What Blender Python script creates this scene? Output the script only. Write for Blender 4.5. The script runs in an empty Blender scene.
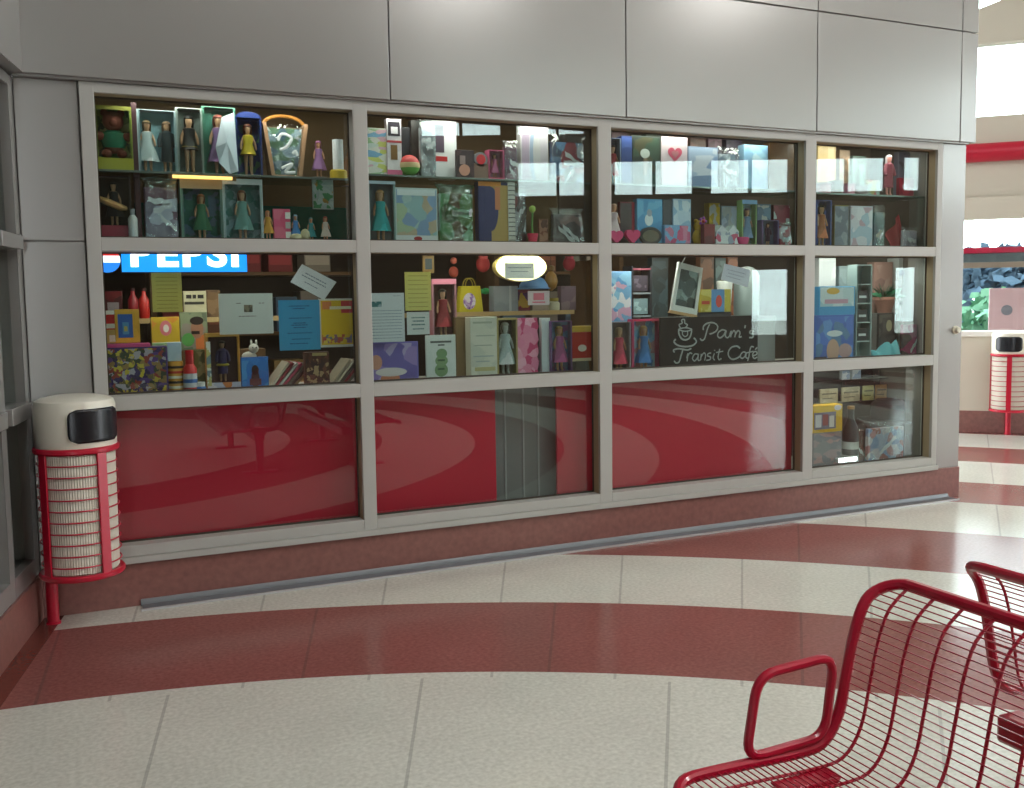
import bpy, math, random
from mathutils import Vector, Matrix, noise
R = math.radians
sc = bpy.context.scene
col = sc.collection
rnd = random.Random(7)

# ------------------------------------------------------------------ camera solved from the storefront grid
YAW, PITCH, ROLL, FPX = R(24.53958), R(4.98943), R(-0.82482), 979.74
CAM = Vector((0, -5.3, 1.55))
fw = Vector((math.sin(YAW)*math.cos(PITCH), math.cos(YAW)*math.cos(PITCH), -math.sin(PITCH)))
r0 = Vector((math.cos(YAW), -math.sin(YAW), 0)); u0 = r0.cross(fw)
rt = math.cos(ROLL)*r0 + math.sin(ROLL)*u0
up = -math.sin(ROLL)*r0 + math.cos(ROLL)*u0
cam = bpy.data.cameras.new('camera'); cam.sensor_width = 36; cam.lens = FPX*36/1024
cam.shift_y = -10/1024; cam.clip_start = .05; cam.clip_end = 200
co = bpy.data.objects.new('camera', cam); col.objects.link(co)
m3 = Matrix((rt, up, -fw)).transposed(); co.matrix_world = Matrix.Translation(CAM) @ m3.to_4x4()
sc.camera = co
def ray(px, py): return rt*((px-512)/FPX) + up*((384-py)/FPX) + fw
def at(px, py, Y=0.0):
    d = ray(px, py); t = (Y-CAM.y)/d.y; return CAM + d*t
def atz(px, py, Z=0.0):
    d = ray(px, py); t = (Z-CAM.z)/d.z; return CAM + d*t

# ------------------------------------------------------------------ materials
def srgb(c): return tuple((x/255/12.92 if x/255 <= .04045 else ((x/255+.055)/1.055)**2.4) for x in c)
_mats = {}
def mat(name, c, rough=.5, metal=0, spec=.5, coat=0, var=0, vscale=40, emit=None, estr=0, bump=0):
    if name in _mats: return _mats[name]
    m = bpy.data.materials.new(name); m.use_nodes = True; nt = m.node_tree; b = nt.nodes['Principled BSDF']
    rgb = (*srgb(c), 1)
    b.inputs['Base Color'].default_value = rgb; b.inputs['Roughness'].default_value = rough
    b.inputs['Metallic'].default_value = metal; b.inputs['Specular IOR Level'].default_value = spec
    b.inputs['Coat Weight'].default_value = coat; b.inputs['Coat Roughness'].default_value = .05
    if emit: b.inputs['Emission Color'].default_value = (*srgb(emit), 1); b.inputs['Emission Strength'].default_value = estr
    if var or bump:
        tc = nt.nodes.new('ShaderNodeTexCoord'); no = nt.nodes.new('ShaderNodeTexNoise')
        no.inputs['Scale'].default_value = vscale; no.inputs['Detail'].default_value = 4
        nt.links.new(tc.outputs['Object'], no.inputs['Vector'])
        if var:
            mr = nt.nodes.new('ShaderNodeMapRange'); mr.inputs['To Min'].default_value = 1-var; mr.inputs['To Max'].default_value = 1+var
            nt.links.new(no.outputs['Fac'], mr.inputs['Value'])
            hs = nt.nodes.new('ShaderNodeHueSaturation'); hs.inputs['Color'].default_value = rgb
            nt.links.new(mr.outputs['Result'], hs.inputs['Value']); nt.links.new(hs.outputs['Color'], b.inputs['Base Color'])
        if bump:
            bp = nt.nodes.new('ShaderNodeBump'); bp.inputs['Strength'].default_value = bump; bp.inputs['Distance'].default_value = .004
            nt.links.new(no.outputs['Fac'], bp.inputs['Height']); nt.links.new(bp.outputs['Normal'], b.inputs['Normal'])
    _mats[name] = m
    return m
def plain(c, rough=.5): return mat('paint_%02x%02x%02x_%d' % (*c, int(rough*100)), c, rough)
def printed(pal, scale=25, seed=0, rough=.35, stretch=(1, 1, 1)):
    """printed picture: irregular colour patches from a palette"""
    key = 'print_' + str(abs(hash((tuple(pal), scale, seed, stretch))) % 10**8)
    if key in _mats: return _mats[key]
    m = bpy.data.materials.new(key); m.use_nodes = True; nt = m.node_tree; b = nt.nodes['Principled BSDF']
    b.inputs['Roughness'].default_value = rough
    tc = nt.nodes.new('ShaderNodeTexCoord'); mp = nt.nodes.new('ShaderNodeMapping')
    mp.inputs['Location'].default_value = (seed*1.37, seed*.73, seed*2.11); mp.inputs['Scale'].default_value = stretch
    nt.links.new(tc.outputs['Object'], mp.inputs['Vector'])
    no = nt.nodes.new('ShaderNodeTexNoise'); no.inputs['Scale'].default_value = scale*.8
    nt.links.new(mp.outputs['Vector'], no.inputs['Vector'])
    mx = nt.nodes.new('ShaderNodeVectorMath'); mx.operation = 'MULTIPLY_ADD'
    mx.inputs[1].default_value = (.05, .05, .05)
    nt.links.new(no.outputs['Color'], mx.inputs[0]); nt.links.new(mp.outputs['Vector'], mx.inputs[2])
    vo = nt.nodes.new('ShaderNodeTexVoronoi'); vo.inputs['Scale'].default_value = scale
    nt.links.new(mx.outputs['Vector'], vo.inputs['Vector'])
    sp = nt.nodes.new('ShaderNodeSeparateColor'); nt.links.new(vo.outputs['Color'], sp.inputs['Color'])
    cr = nt.nodes.new('ShaderNodeValToRGB'); cr.color_ramp.interpolation = 'CONSTANT'
    el = cr.color_ramp.elements
    while len(el) < len(pal): el.new(.5)
    for i, c in enumerate(pal):
        el[i].position = i/len(pal); el[i].color = (*srgb(c), 1)
    nt.links.new(sp.outputs['Red'], cr.inputs['Fac']); nt.links.new(cr.outputs['Color'], b.inputs['Base Color'])
    _mats[key] = m
    return m
def clear(name, tint=(255, 255, 255), ior=1.5, rough=0.0, haze=0.0, bump=0, gain=1.0):
    """thin transparent sheet with a Fresnel reflection"""
    if name in _mats: return _mats[name]
    m = bpy.data.materials.new(name); m.use_nodes = True; nt = m.node_tree
    nt.nodes.remove(nt.nodes['Principled BSDF']); out = nt.nodes['Material Output']
    tr = nt.nodes.new('ShaderNodeBsdfTransparent'); tr.inputs[0].default_value = (*srgb(tint), 1)
    gl = nt.nodes.new('ShaderNodeBsdfGlossy'); gl.inputs['Roughness'].default_value = rough
    fr = nt.nodes.new('ShaderNodeFresnel'); fr.inputs['IOR'].default_value = ior
    # the sheet does not bend the ray, so its far face must reflect like its near face (no total reflection inside)
    ge = nt.nodes.new('ShaderNodeNewGeometry'); im = nt.nodes.new('ShaderNodeMapRange')
    im.inputs['To Min'].default_value = ior; im.inputs['To Max'].default_value = 1/ior
    nt.links.new(ge.outputs['Backfacing'], im.inputs['Value']); nt.links.new(im.outputs[0], fr.inputs['IOR'])
    mu = nt.nodes.new('ShaderNodeMath'); mu.operation = 'MULTIPLY_ADD'; mu.use_clamp = True
    mu.inputs[1].default_value = gain; mu.inputs[2].default_value = haze
    nt.links.new(fr.outputs[0], mu.inputs[0])
    mx = nt.nodes.new('ShaderNodeMixShader')
    nt.links.new(mu.outputs[0], mx.inputs[0]); nt.links.new(tr.outputs[0], mx.inputs[1]); nt.links.new(gl.outputs[0], mx.inputs[2])
    if bump:
        tc = nt.nodes.new('ShaderNodeTexCoord'); no = nt.nodes.new('ShaderNodeTexNoise'); no.inputs['Scale'].default_value = 14
        no.inputs['Detail'].default_value = 2; no.inputs['Distortion'].default_value = 1.5
        nt.links.new(tc.outputs['Object'], no.inputs['Vector'])
        bp = nt.nodes.new('ShaderNodeBump'); bp.inputs['Strength'].default_value = bump; bp.inputs['Distance'].default_value = .05
        nt.links.new(no.outputs['Fac'], bp.inputs['Height']); nt.links.new(bp.outputs[0], gl.inputs['Normal']); nt.links.new(bp.outputs[0], fr.inputs['Normal'])
    nt.links.new(mx.outputs[0], out.inputs['Surface'])
    _mats[name] = m
    return m
def glow(name, c, s):
    if name in _mats: return _mats[name]
    m = bpy.data.materials.new(name); m.use_nodes = True; nt = m.node_tree
    b = nt.nodes['Principled BSDF']; b.inputs['Base Color'].default_value = (*srgb(c), 1)
    b.inputs['Emission Color'].default_value = (*srgb(c), 1); b.inputs['Emission Strength'].default_value = s
    _mats[name] = m
    return m

# ------------------------------------------------------------------ mesh builder
class MB:
    def __init__(s): s.v = []; s.f = []
    def add(s, vs, fs):
        o = len(s.v); s.v += [tuple(v) for v in vs]; s.f += [tuple(i+o for i in f) for f in fs]; return s
    def box(s, x0, x1, y0, y1, z0, z1, T=None):
        vs = [(x, y, z) for z in (z0, z1) for y in (y0, y1) for x in (x0, x1)]
        if T: vs = [T(v) for v in vs]
        return s.add(vs, [(0, 2, 3, 1), (4, 5, 7, 6), (0, 1, 5, 4), (2, 6, 7, 3), (1, 3, 7, 5), (0, 4, 6, 2)])
    def prism(s, pts, a, b, ax='y', T=None):
        """polygon in the two other axes, extruded from a to b along ax"""
        n = len(pts)
        def mk(p, t):
            v = (p[0], t, p[1]) if ax == 'y' else ((p[0], p[1], t) if ax == 'z' else (t, p[0], p[1]))
            return T(v) if T else v
        vs = [mk(p, a) for p in pts] + [mk(p, b) for p in pts]
        return s.add(vs, [tuple(range(n)), tuple(range(2*n-1, n-1, -1))] + [(i, i+n, (i+1) % n+n, (i+1) % n) for i in range(n)])
    def tube(s, path, r, n=8, closed=False, flat=None):
        P = [Vector(p) for p in path]; k = len(P); rings = []
        up_ = None
        for i in range(k):
            a = P[i-1] if (i or closed) else P[0]; b = P[(i+1) % k] if (i < k-1 or closed) else P[-1]
            t = (b-a).normalized()
            if up_ is None: up_ = t.orthogonal().normalized()
            up_ = (up_ - t*up_.dot(t)).normalized(); w = t.cross(up_)
            rr = r[i] if isinstance(r, (list, tuple)) else r
            ring = [P[i] + (up_*math.cos(2*math.pi*j/n) + w*math.sin(2*math.pi*j/n))*rr for j in range(n)]
            if flat: ring = [Vector((q.x, P[i].y+(q.y-P[i].y)*flat, q.z)) for q in ring]
            rings.append(ring)
        vs = [v for ring in rings for v in ring]; fs = []
        for i in range(k if closed else k-1):
            a, b = i*n, ((i+1) % k)*n
            off = 0
            if closed and i == k-1:   # find best twist
                off = min(range(n), key=lambda o: (rings[i][0]-rings[0][o]).length)
            for j in range(n): fs.append((a+j, a+(j+1) % n, b+(j+1+off) % n, b+(j+off) % n))
        if not closed: fs += [tuple(range(n-1, -1, -1)), tuple((k-1)*n+j for j in range(n))]
        return s.add(vs, fs)
    def lathe(s, prof, n=20, c=(0, 0, 0), sy=1.0, a0=0, a1=2*math.pi):
        full = abs(a1-a0-2*math.pi) < 1e-6; m = n if full else n+1
        vs = [(c[0]+r*math.cos(a0+(a1-a0)*j/n), c[1]+sy*r*math.sin(a0+(a1-a0)*j/n), c[2]+z) for r, z in prof for j in range(m)]
        fs = []
        for i in range(len(prof)-1):
            for j in range(n): fs.append((i*m+j, i*m+(j+1) % m, (i+1)*m+(j+1) % m, (i+1)*m+j))
        if full:
            if prof[0][0] > 1e-5: fs.append(tuple(range(m-1, -1, -1)))
            if prof[-1][0] > 1e-5: fs.append(tuple((len(prof)-1)*m+j for j in range(m)))
        return s.add(vs, fs)
    def ball(s, c, r, n=14, sc3=(1, 1, 1)):
        k = n//2; prof = [(math.sin(math.pi*i/k), -math.cos(math.pi*i/k)) for i in range(k+1)]
        vs = []; fs = []
        for pr, pz in prof:
            for j in range(n):
                a = 2*math.pi*j/n; vs.append((c[0]+r*sc3[0]*pr*math.cos(a), c[1]+r*sc3[1]*pr*math.sin(a), c[2]+r*sc3[2]*pz))
        for i in range(k):
            for j in range(n): fs.append((i*n+j, i*n+(j+1) % n, (i+1)*n+(j+1) % n, (i+1)*n+j))
        return s.add(vs, fs)
    def grid(s, fn, nu, nv):
        vs = [fn(i/nu, j/nv) for j in range(nv+1) for i in range(nu+1)]
        fs = [(j*(nu+1)+i, j*(nu+1)+i+1, (j+1)*(nu+1)+i+1, (j+1)*(nu+1)+i) for j in range(nv) for i in range(nu)]
        return s.add(vs, fs)
    def build(s, name, m, parent=None, loc=(0, 0, 0), bevel=0, smooth=True):
        me = bpy.data.meshes.new(name); me.from_pydata(s.v, [], s.f); me.validate(); me.update()
        import bmesh
        bm = bmesh.new(); bm.from_mesh(me); bmesh.ops.remove_doubles(bm, verts=bm.verts, dist=1e-6); bmesh.ops.recalc_face_normals(bm, faces=bm.faces); bm.to_mesh(me); bm.free()
        if smooth:
            me.polygons.foreach_set('use_smooth', [True]*len(me.polygons)); me.set_sharp_from_angle(angle=R(35))
        me.materials.append(m)
        o = bpy.data.objects.new(name, me); col.objects.link(o); o.location = loc
        if parent: o.parent = parent
        if bevel:
            b = o.modifiers.new('Bevel', 'BEVEL'); b.width = bevel; b.segments = 2; b.limit_method = 'ANGLE'
        return o
def tag(o, label=None, cat=None, group=None, kind=None):
    if label: o['label'] = label
    if cat: o['category'] = cat
    if group: o['group'] = group
    if kind: o['kind'] = kind
    return o
def empty(name, loc, label=None, cat=None, group=None, rz=0):
    o = bpy.data.objects.new(name, None); col.objects.link(o); o.location = loc; o.rotation_euler.z = rz
    o.empty_display_size = .1
    return tag(o, label, cat, group)
def spline(pts, k=6, closed=False):
    P = [Vector(p) for p in pts]; n = len(P); out = []
    for i in range(n if closed else n-1):
        p0 = P[(i-1) % n] if (i or closed) else P[0]; p1 = P[i]; p2 = P[(i+1) % n]; p3 = P[(i+2) % n] if (i+2 < n or closed) else P[-1]
        for j in range(k):
            t = j/k
            out.append(.5*((2*p1)+(p2-p0)*t+(2*p0-5*p1+4*p2-p3)*t*t+(3*p1-p0-3*p2+p3)*t**3))
    if not closed: out.append(P[-1])
    return out

# ================================================================== THE SETTING
M_panel = mat('painted_metal_panel', (166, 165, 162), .22, .4, .5, 0, .02, 1.5, bump=0)
M_frame = mat('painted_aluminium_frame', (176, 176, 170), .4, 0, .5)
M_frame_dark = mat('glazing_gasket', (60, 52, 40), .6)
M_reveal = mat('bronze_reveal', (165, 150, 120), .5)
M_granite = mat('red_granite', (136, 92, 85), .32, 0, .5, 0, .35, 30)
M_cream_wall = mat('cream_wall', (205, 198, 182), .6)
M_glass = clear('window_glass', (240, 247, 245), 1.66, 0.0, 0.0)
M_red = mat('red_powder_coat', (176, 12, 46), .3, 0, .5, .3)
M_redboard = mat('red_board', (206, 8, 52), .45)
M_black = mat('black_plastic', (16, 16, 18), .35)
M_white = mat('white_plastic', (235, 232, 222), .35)
M_wood = mat('brown_wood', (104, 76, 48), .5, 0, .4, 0, .25, 18)

# floor: terrazzo rings round a centre, joints along the radii
def floor_material():
    m = bpy.data.materials.new('terrazzo_rings'); m.use_nodes = True; nt = m.node_tree; L = nt.links.new
    b = nt.nodes['Principled BSDF']
    def N(t, **k):
        n = nt.nodes.new(t)
        for a, v in k.items(): setattr(n, a, v)
        return n
    def MA(op, a, b_=None, c_=None):
        n = N('ShaderNodeMath', operation=op)
        for i, x in enumerate((a, b_, c_)):
            if x is None: continue
            if isinstance(x, (int, float)): n.inputs[i].default_value = x
            else: L(x, n.inputs[i])
        return n.outputs[0]
    tc = N('ShaderNodeTexCoord'); sx = N('ShaderNodeSeparateXYZ'); L(tc.outputs['Object'], sx.inputs[0])
    dx = MA('SUBTRACT', sx.outputs[0], -.643); dy = MA('SUBTRACT', sx.outputs[1], -6.14)
    rr = MA('SQRT', MA('ADD', MA('MULTIPLY', dx, dx), MA('MULTIPLY', dy, dy)))
    an = MA('ARCTAN2', dx, dy)
    radii = [2.0, 2.95, 3.95, 4.94, 5.865, 6.86, 7.84, 8.85, 9.765, 10.79, 11.74, 12.75, 13.7, 14.7, 15.7, 16.7]
    # colour index: cream inside 4.94, red 4.94-5.865 ...
    ramp = N('ShaderNodeValToRGB'); ramp.color_ramp.interpolation = 'CONSTANT'
    L(MA('DIVIDE', rr, 20.0), ramp.inputs['Fac'])
    el = ramp.color_ramp.elements
    while len(el) < len(radii)+1: el.new(.5)
    el[0].position = 0; cols = []
    for i in range(len(radii)+1):
        el[i].position = 0 if i == 0 else radii[i-1]/20
        c = 1.0 if i % 2 == 0 else 0.0     # i=4 starts at radius 4.94 -> red
        if i == 0: c = 1.0
        el[i].color = (c, c, c, 1)
    # after radii index 3 (4.94) -> i=4 should be red
    for i in range(len(radii)+1):
        c = 0.0 if (i % 2 == 0 and i >= 2) else 1.0
        el[i].color = (c, c, c, 1)
    speck = N('ShaderNodeTexNoise'); speck.inputs['Scale'].default_value = 55; speck.inputs['Detail'].default_value = 6; L(tc.outputs['Object'], speck.inputs['Vector'])
    big = N('ShaderNodeTexNoise'); big.inputs['Scale'].default_value = 2.5; L(tc.outputs['Object'], big.inputs['Vector'])
    def two(a, b2):
        r = N('ShaderNodeValToRGB'); r.color_ramp.elements[0].position = .32; r.color_ramp.elements[1].position = .68
        r.color_ramp.elements[0].color = (*srgb(a), 1); r.color_ramp.elements[1].color = (*srgb(b2), 1)
        L(speck.outputs['Fac'], r.inputs['Fac']); return r.outputs[0]
    cream = two((202, 202, 191), (224, 224, 214)); red = two((136, 82, 77), (154, 99, 93))
    mx = N('ShaderNodeMix', data_type='RGBA'); L(ramp.outputs[0], mx.inputs['Factor']); L(red, mx.inputs[6]); L(cream, mx.inputs[7])
    # radial joints, every 5.85 degrees (every second one inside the innermost cream ring)
    st = R(5.85)
    def joint(step, off):
        q = MA('DIVIDE', MA('ADD', an, off), step)
        fr = MA('ABSOLUTE', MA('SUBTRACT', MA('FRACT', q), .5))      # .5 at a joint
        d = MA('MULTIPLY', MA('MULTIPLY', MA('SUBTRACT', .5, fr), step), rr)
        return MA('LESS_THAN', d, .006)
    jo = joint(st, -R(14.4)+10*st); jr = joint(st*2, -R(17.1)+10*st); ji = joint(st*2, -R(11.1)+10*st)
    outer = MA('GREATER_THAN', rr, 4.94)
    inn = MA('MULTIPLY', ji, MA('SUBTRACT', 1.0, outer))
    jc = MA('MULTIPLY', MA('MULTIPLY', jo, outer), ramp.outputs[0])
    jd = MA('MULTIPLY', MA('MULTIPLY', jr, outer), MA('SUBTRACT', 1.0, ramp.outputs[0]))
    jj = MA('MULTIPLY', MA('MAXIMUM', MA('MAXIMUM', inn, jc), jd), .30)
    mj = N('ShaderNodeMix', data_type='RGBA'); L(jj, mj.inputs['Factor']); L(mx.outputs[2], mj.inputs[6]); mj.inputs[7].default_value = (.06, .055, .05, 1)
    hv = N('ShaderNodeHueSaturation'); mr = N('ShaderNodeMapRange'); mr.inputs['To Min'].default_value = .9; mr.inputs['To Max'].default_value = 1.1
    L(big.outputs['Fac'], mr.inputs['Value']); L(mr.outputs[0], hv.inputs['Value']); L(mj.outputs[2], hv.inputs['Color']); L(hv.outputs[0], b.inputs['Base Color'])
    b.inputs['Roughness'].default_value = .17; b.inputs['Specular IOR Level'].default_value = .2
    return m
fl = MB().box(-6, 20, -19, 6, -.12, 0).build('floor', floor_material(), smooth=False); tag(fl, kind='structure')

# column edges / row edges of the twelve panes (metres along the wall, height)
CX = [(.19, 1.488), (1.564, 3.014), (3.101, 4.625), (4.711, 5.846)]
RZ = [(1.881, 2.582), (1.089, 1.813), (.32, 1.013)]
WX0, WX1 = -.16, 6.14

# storefront frame: one continuous lattice of posts and rails
f = MB(); D0, D1 = -.012, .095
f.box(.125, .19, D0, D1, .232, 2.632)
for (a, b) in ((1.488, 1.564), (3.014, 3.101), (4.625, 4.711)): f.box(a, b, D0, D1, .232, 2.632)
f.box(5.846, 5.9, D0, D1, .232, 2.632)
for (a, b) in CX:
    f.box(a, b, D0, D1, 2.582, 2.632); f.box(a, b, D0, D1, 1.813, 1.881); f.box(a, b, D0, D1, 1.013, 1.089); f.box(a, b, D0, D1, .262, .32)
f.box(.125, 5.9, D0-.022, D1, .228, .262)
fo = f.build('trim_1', M_frame, bevel=.003); tag(fo, kind='structure')
k = 0
for (z0, z1) in RZ:
    for (a, b) in CX:
        k += 1
        w = empty('window_%d' % k, ((a+b)/2, .08, z0)); tag(w, kind='structure')
        hw = (b-a)/2; h = z1-z0
        MB().box(-hw, hw, -.003, .003, 0, h).build('pane', M_glass, w, smooth=False)
        g = MB(); t = .010
        g.box(-hw, hw, -.012, -.004, 0, t); g.box(-hw, hw, -.012, -.004, h-t, h); g.box(-hw, -hw+t, -.012, -.004, t, h-t); g.box(hw-t, hw, -.012, -.004, t, h-t)
        g.build('gasket', M_frame_dark, w, smooth=False)
        # bronze lining of the reveal on the jambs
        g = MB(); g.box(-hw, -hw+.002, -.07, -.012, 0, h); g.box(hw-.002, hw, -.07, -.012, 0, h); g.box(-hw+.002, hw-.002, -.07, -.012, h-.002, h)
        g.build('reveal_lining', M_reveal, w, smooth=False)

# wall: plinth, side panels, overhanging upper cladding with joints
w = MB()
w.box(WX0, .119, .005, .3, .225, 1.856); w.box(WX0, .119, .005, .3, 1.862, 2.632)
w.box(5.9, WX1, -.004, .3, .228, 2.632)
w.box(WX0, .125, .03, .31, .225, 2.632)
tag(w.build('wall_front', M_panel, bevel=.004), kind='structure')
w = MB()
joints = [WX0, 1.69, 3.19, 4.68, 6.02, WX1+.045]
for i in range(5):
    for (z0, z1) in ((2.644, 3.425), (3.433, 4.3), (4.308, 6.3)):
        w.box(joints[i]+.003, joints[i+1]-.003, -.05, .25, z0, z1)
w.box(WX0, WX1, -.03, .3, 2.632, 6.3)
tag(w.build('wall_front_upper', M_panel, bevel=.004), kind='structure')
w = MB(); w.box(WX1-.012, WX1, .3, 3.3, .228, 2.632); w.box(WX1, WX1+.045, .25, 3.3, 2.644, 6.3)
tag(w.build('wall_end', M_panel, bevel=.004), kind='structure')
b = MB().box(WX0, WX1+.01, -.008, .3, 0, .228); b.box(WX1-.05, WX1+.01, .3, 3.3, 0, .228)
tag(b.build('baseboard_front', M_granite, bevel=.003), kind='structure')

# left wall, turned a little away from square
A = Vector((-.16, .03, 0)); dl = Vector((-.20, -.98, 0)).normalized(); nl = Vector((.98, -.20, 0)).normalized()
def TL(v): p = A + dl*v[0] + nl*v[1]; return (p.x, p.y, v[2])
w = MB(); LEN = 17.3
w.box(0, LEN, -.3, -.28, .225, 6.3, TL)
posts = [(0, .10)] + [(.46+i*1.35, .54+i*1.35) for i in range(13)]
for (a, c) in posts: w.box(a, c, -.14, 0, .225, 2.632, TL)
for i in range(13):
    a, c = posts[i][1], posts[i+1][0]
    for (z0, z1, pr) in ((.225, .32, .0), (1.013, 1.089, .03), (1.813, 1.881, .03), (2.582, 2.632, 0)): w.box(a, c, -.14, pr, z0, z1, TL)
w.box(0, LEN, -.2, .06, 2.644, 6.3, TL); w.box(0, LEN, -.25, -.02, 2.60, 2.70, TL)
tag(w.build('wall_left', M_panel, bevel=.003), kind='structure')
tag(MB().box(0, LEN, -.3, .012, 0, .225, TL).build('baseboard_left', M_granite, bevel=.003), kind='structure')
tag(MB().box(-.7, -.165, .05, .36, 0, 6.3).build('trim_8', M_panel), kind='structure')
k = 12
for i in range(13):
    a, c = posts[i][1], posts[i+1][0]
    for (z0, z1) in RZ:
        k += 1
        tag(MB().box(a, c, -.05, -.044, z0, z1, TL).build('window_%d' % k, M_glass, smooth=False), kind='structure')
tag(MB().box(0, LEN, -.279, -.16, .225, 2.63, TL).build('trim_2', mat('dark_blind', (28, 26, 30), .7), smooth=False), kind='structure')
tag(MB().box(0, LEN, .012, .10, 0, .0025, TL).build('trim_3', mat('dark_red_terrazzo', (112, 58, 50), .2, 0, .5, 0, .2, 55), smooth=False), kind='structure')

# far wall, diagonal on the right, with sill window, beam and clerestory
P0 = Vector((9.2, 2.3, 0)); ef = Vector((.7071, -.7071, 0)); nf = Vector((-.7071, -.7071, 0))
def TF(v): p = P0 + ef*v[0] + nf*v[1]; return (p.x, p.y, v[2])
w = MB(); U0, U1 = -2.6, 10.6; TH = -.18
w.box(U0, U1, TH, 0, .24, 1.06, TF)
w.box(U0, U1, TH, -.02, 2.34, 2.60, TF)
w.box(U0, U1, TH, -.06, 2.60, 3.44, TF)
w.box(U0, U1, TH, -.02, 2.575, 2.60, TF)
w.prism([(U0, 4.20), (U1, 4.20), (U1, 6.3), (4.2, 6.3), (.0, 4.62), (-.9, 4.33), (-.9, 4.3), (U0, 4.3)], TH, 0, 'y', TF)
w.prism([(U0, 5.4), (.9, 5.4), (3.2, 6.3), (U0, 6.3)], TH, 0, 'y', TF)
for (a, c) in ((-2.6, -2.4), (1.6, 1.8), (3.9, 4.1), (6.2, 6.4), (8.5, 8.7), (10.4, 10.6)):
    w.box(a, c, TH, 0, 1.06, 2.34, TF)
for (a, c) in ((-2.6, -.245), (2.1, 2.25), (4.6, 4.75), (7.1, 7.25), (10.4, 10.6)):
    w.box(a, c, TH, -.02, 3.44, 4.20, TF)
tag(w.build('wall_right', M_cream_wall, bevel=.004), kind='structure')
tag(MB().box(U0, U1, TH, .012, 0, .24, TF).build('baseboard_right', M_granite, bevel=.003), kind='structure')
t = MB(); t.box(U0, U1, -.18, .03, 1.06, 1.12, TF)
tag(t.build('trim_4', mat('pale_sill', (235, 232, 225), .3), bevel=.004), kind='structure')
t = MB(); t.box(U0, U1, -.12, -.03, 1.81, 1.87, TF)
tag(t.build('trim_5', mat('brown_mullion', (140, 128, 112), .4), bevel=.003), kind='structure')
t = MB(); n = 16
vs = [TF((u, -.02+.10*math.cos(2*math.pi*j/n), 3.05+.10*math.sin(2*math.pi*j/n))) for u in (U0, U1) for j in range(n)]
t.add(vs, [tuple(range(n)), tuple(range(2*n-1, n-1, -1))]+[(j, (j+1) % n, n+(j+1) % n, n+j) for j in range(n)])
tag(t.build('trim_6', mat('red_beam', (190, 20, 52), .35)), kind='structure')
for (u0_, u1_, z0, z1) in [(a, b, z0, z1) for (a, b) in ((-2.4, 1.6), (1.8, 3.9), (4.1, 6.2), (6.4, 8.5), (8.7, 10.4)) for (z0, z1) in ((1.12, 1.81), (1.87, 2.34))] + \
        [(-.245, 2.1, 3.44, 4.2), (2.25, 4.6, 3.44, 4.2), (4.75, 7.1, 3.44, 4.2), (7.25, 10.4, 3.44, 4.2)]:
    k += 1
    tag(MB().box(u0_, u1_, -.10, -.094, z0, z1, TF).build('window_%d' % k, M_glass, smooth=False), kind='structure')
k += 1
tag(MB().prism([(U0, 4.3), (-.9, 4.33), (0, 4.62), (3.2, 6.3), (.9, 5.4), (U0, 5.4)], -.10, -.094, 'y', TF).build('window_%d' % k, M_glass, smooth=False), kind='structure')

# opposite wall, seen only as a reflection in the shop glass and letting the daylight in
B0 = Vector((8.09, -12.37, 0)); eb = Vector((.909, .4164, 0)); nb = Vector((-.4164, .909, 0))
def TB(v): p = B0 + eb*v[0] + nb*v[1]; return (p.x, p.y, v[2])
w = MB(); V0, V1 = -11.5, 10.3; TH = -.2
BANDS = [(.75, 2.05, 4.4), (3.56, 4.22, .1), (4.75, 5.9, -1.75)]
w.box(V0, V1, TH, 0, 0, .75, TB); w.box(V0, V1, TH, 0, 2.05, 3.56, TB); w.box(V0, V1, TH, 0, 4.22, 4.75, TB); w.box(V0, V1, TH, 0, 5.9, 6.3, TB)
pairs = []; v = 2.13-1.9*7
while v < V1:
    pairs.append(v); v += 1.9
glz, bars = [], MB()
for (z0, z1, vmin) in BANDS:
    last = V0
    for v in pairs:
        if v < vmin-.5 or (z0 < 1 and v > 7.5): continue
        a, c = max(V0, v), min(V1, v+1.55)
        if z0 < 1: a, c = (4.85, 5.95) if v < 5 else (7.7, 8.15)
        if a > last: w.box(last, a, TH, 0, z0, z1, TB)
        last = c; glz.append((a, c, z0, z1))
        if a < v+.75 < c-.1: bars.box(v+.75, v+.81, -.12, -.04, z0, z1, TB)
    if last < V1: w.box(last, V1, TH, 0, z0, z1, TB)
tag(w.build('wall_back', mat('tan_wall', (120, 106, 88), .7)), kind='structure')
tag(bars.build('trim_7', mat('dark_mullion', (70, 66, 66), .4)), kind='structure')
for (a, c, z0, z1) in glz:
    k += 1
    tag(MB().box(a, c, -.15, -.144, z0, z1, TB).build('window_%d' % k, M_glass, smooth=False), kind='structure')
tag(MB().box(-6, 20, -19, 6, 6.3, 6.5).build('ceiling', mat('ceiling_paint', (215, 212, 205), .7), smooth=False), kind='structure')

# inside of the shop
t = MB(); t.box(WX0, WX1-.02, 3.2, 3.3, 0, 2.9)
tag(t.build('wall_inner', mat('shop_back_wall', (70, 58, 50), .7, 0, .3, 0, .3, 2), smooth=False), kind='structure')
tag(MB().box(WX0, WX1-.02, .31, 3.2, 2.86, 2.95).build('ceiling_inner', mat('shop_ceiling', (120, 112, 100), .8), smooth=False), kind='structure')
tag(MB().box(WX0, WX0+.05, .31, 3.2, 0, 2.86).build('wall_inner_left', mat('shop_side_wall', (90, 70, 66), .7), smooth=False), kind='structure')
tag(MB().box(WX1-.08, WX1-.02, .31, 3.2, 0, 2.86).build('wall_inner_right', mat('shop_side_wall_pale', (104, 96, 90), .7), smooth=False), kind='structure')

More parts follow.
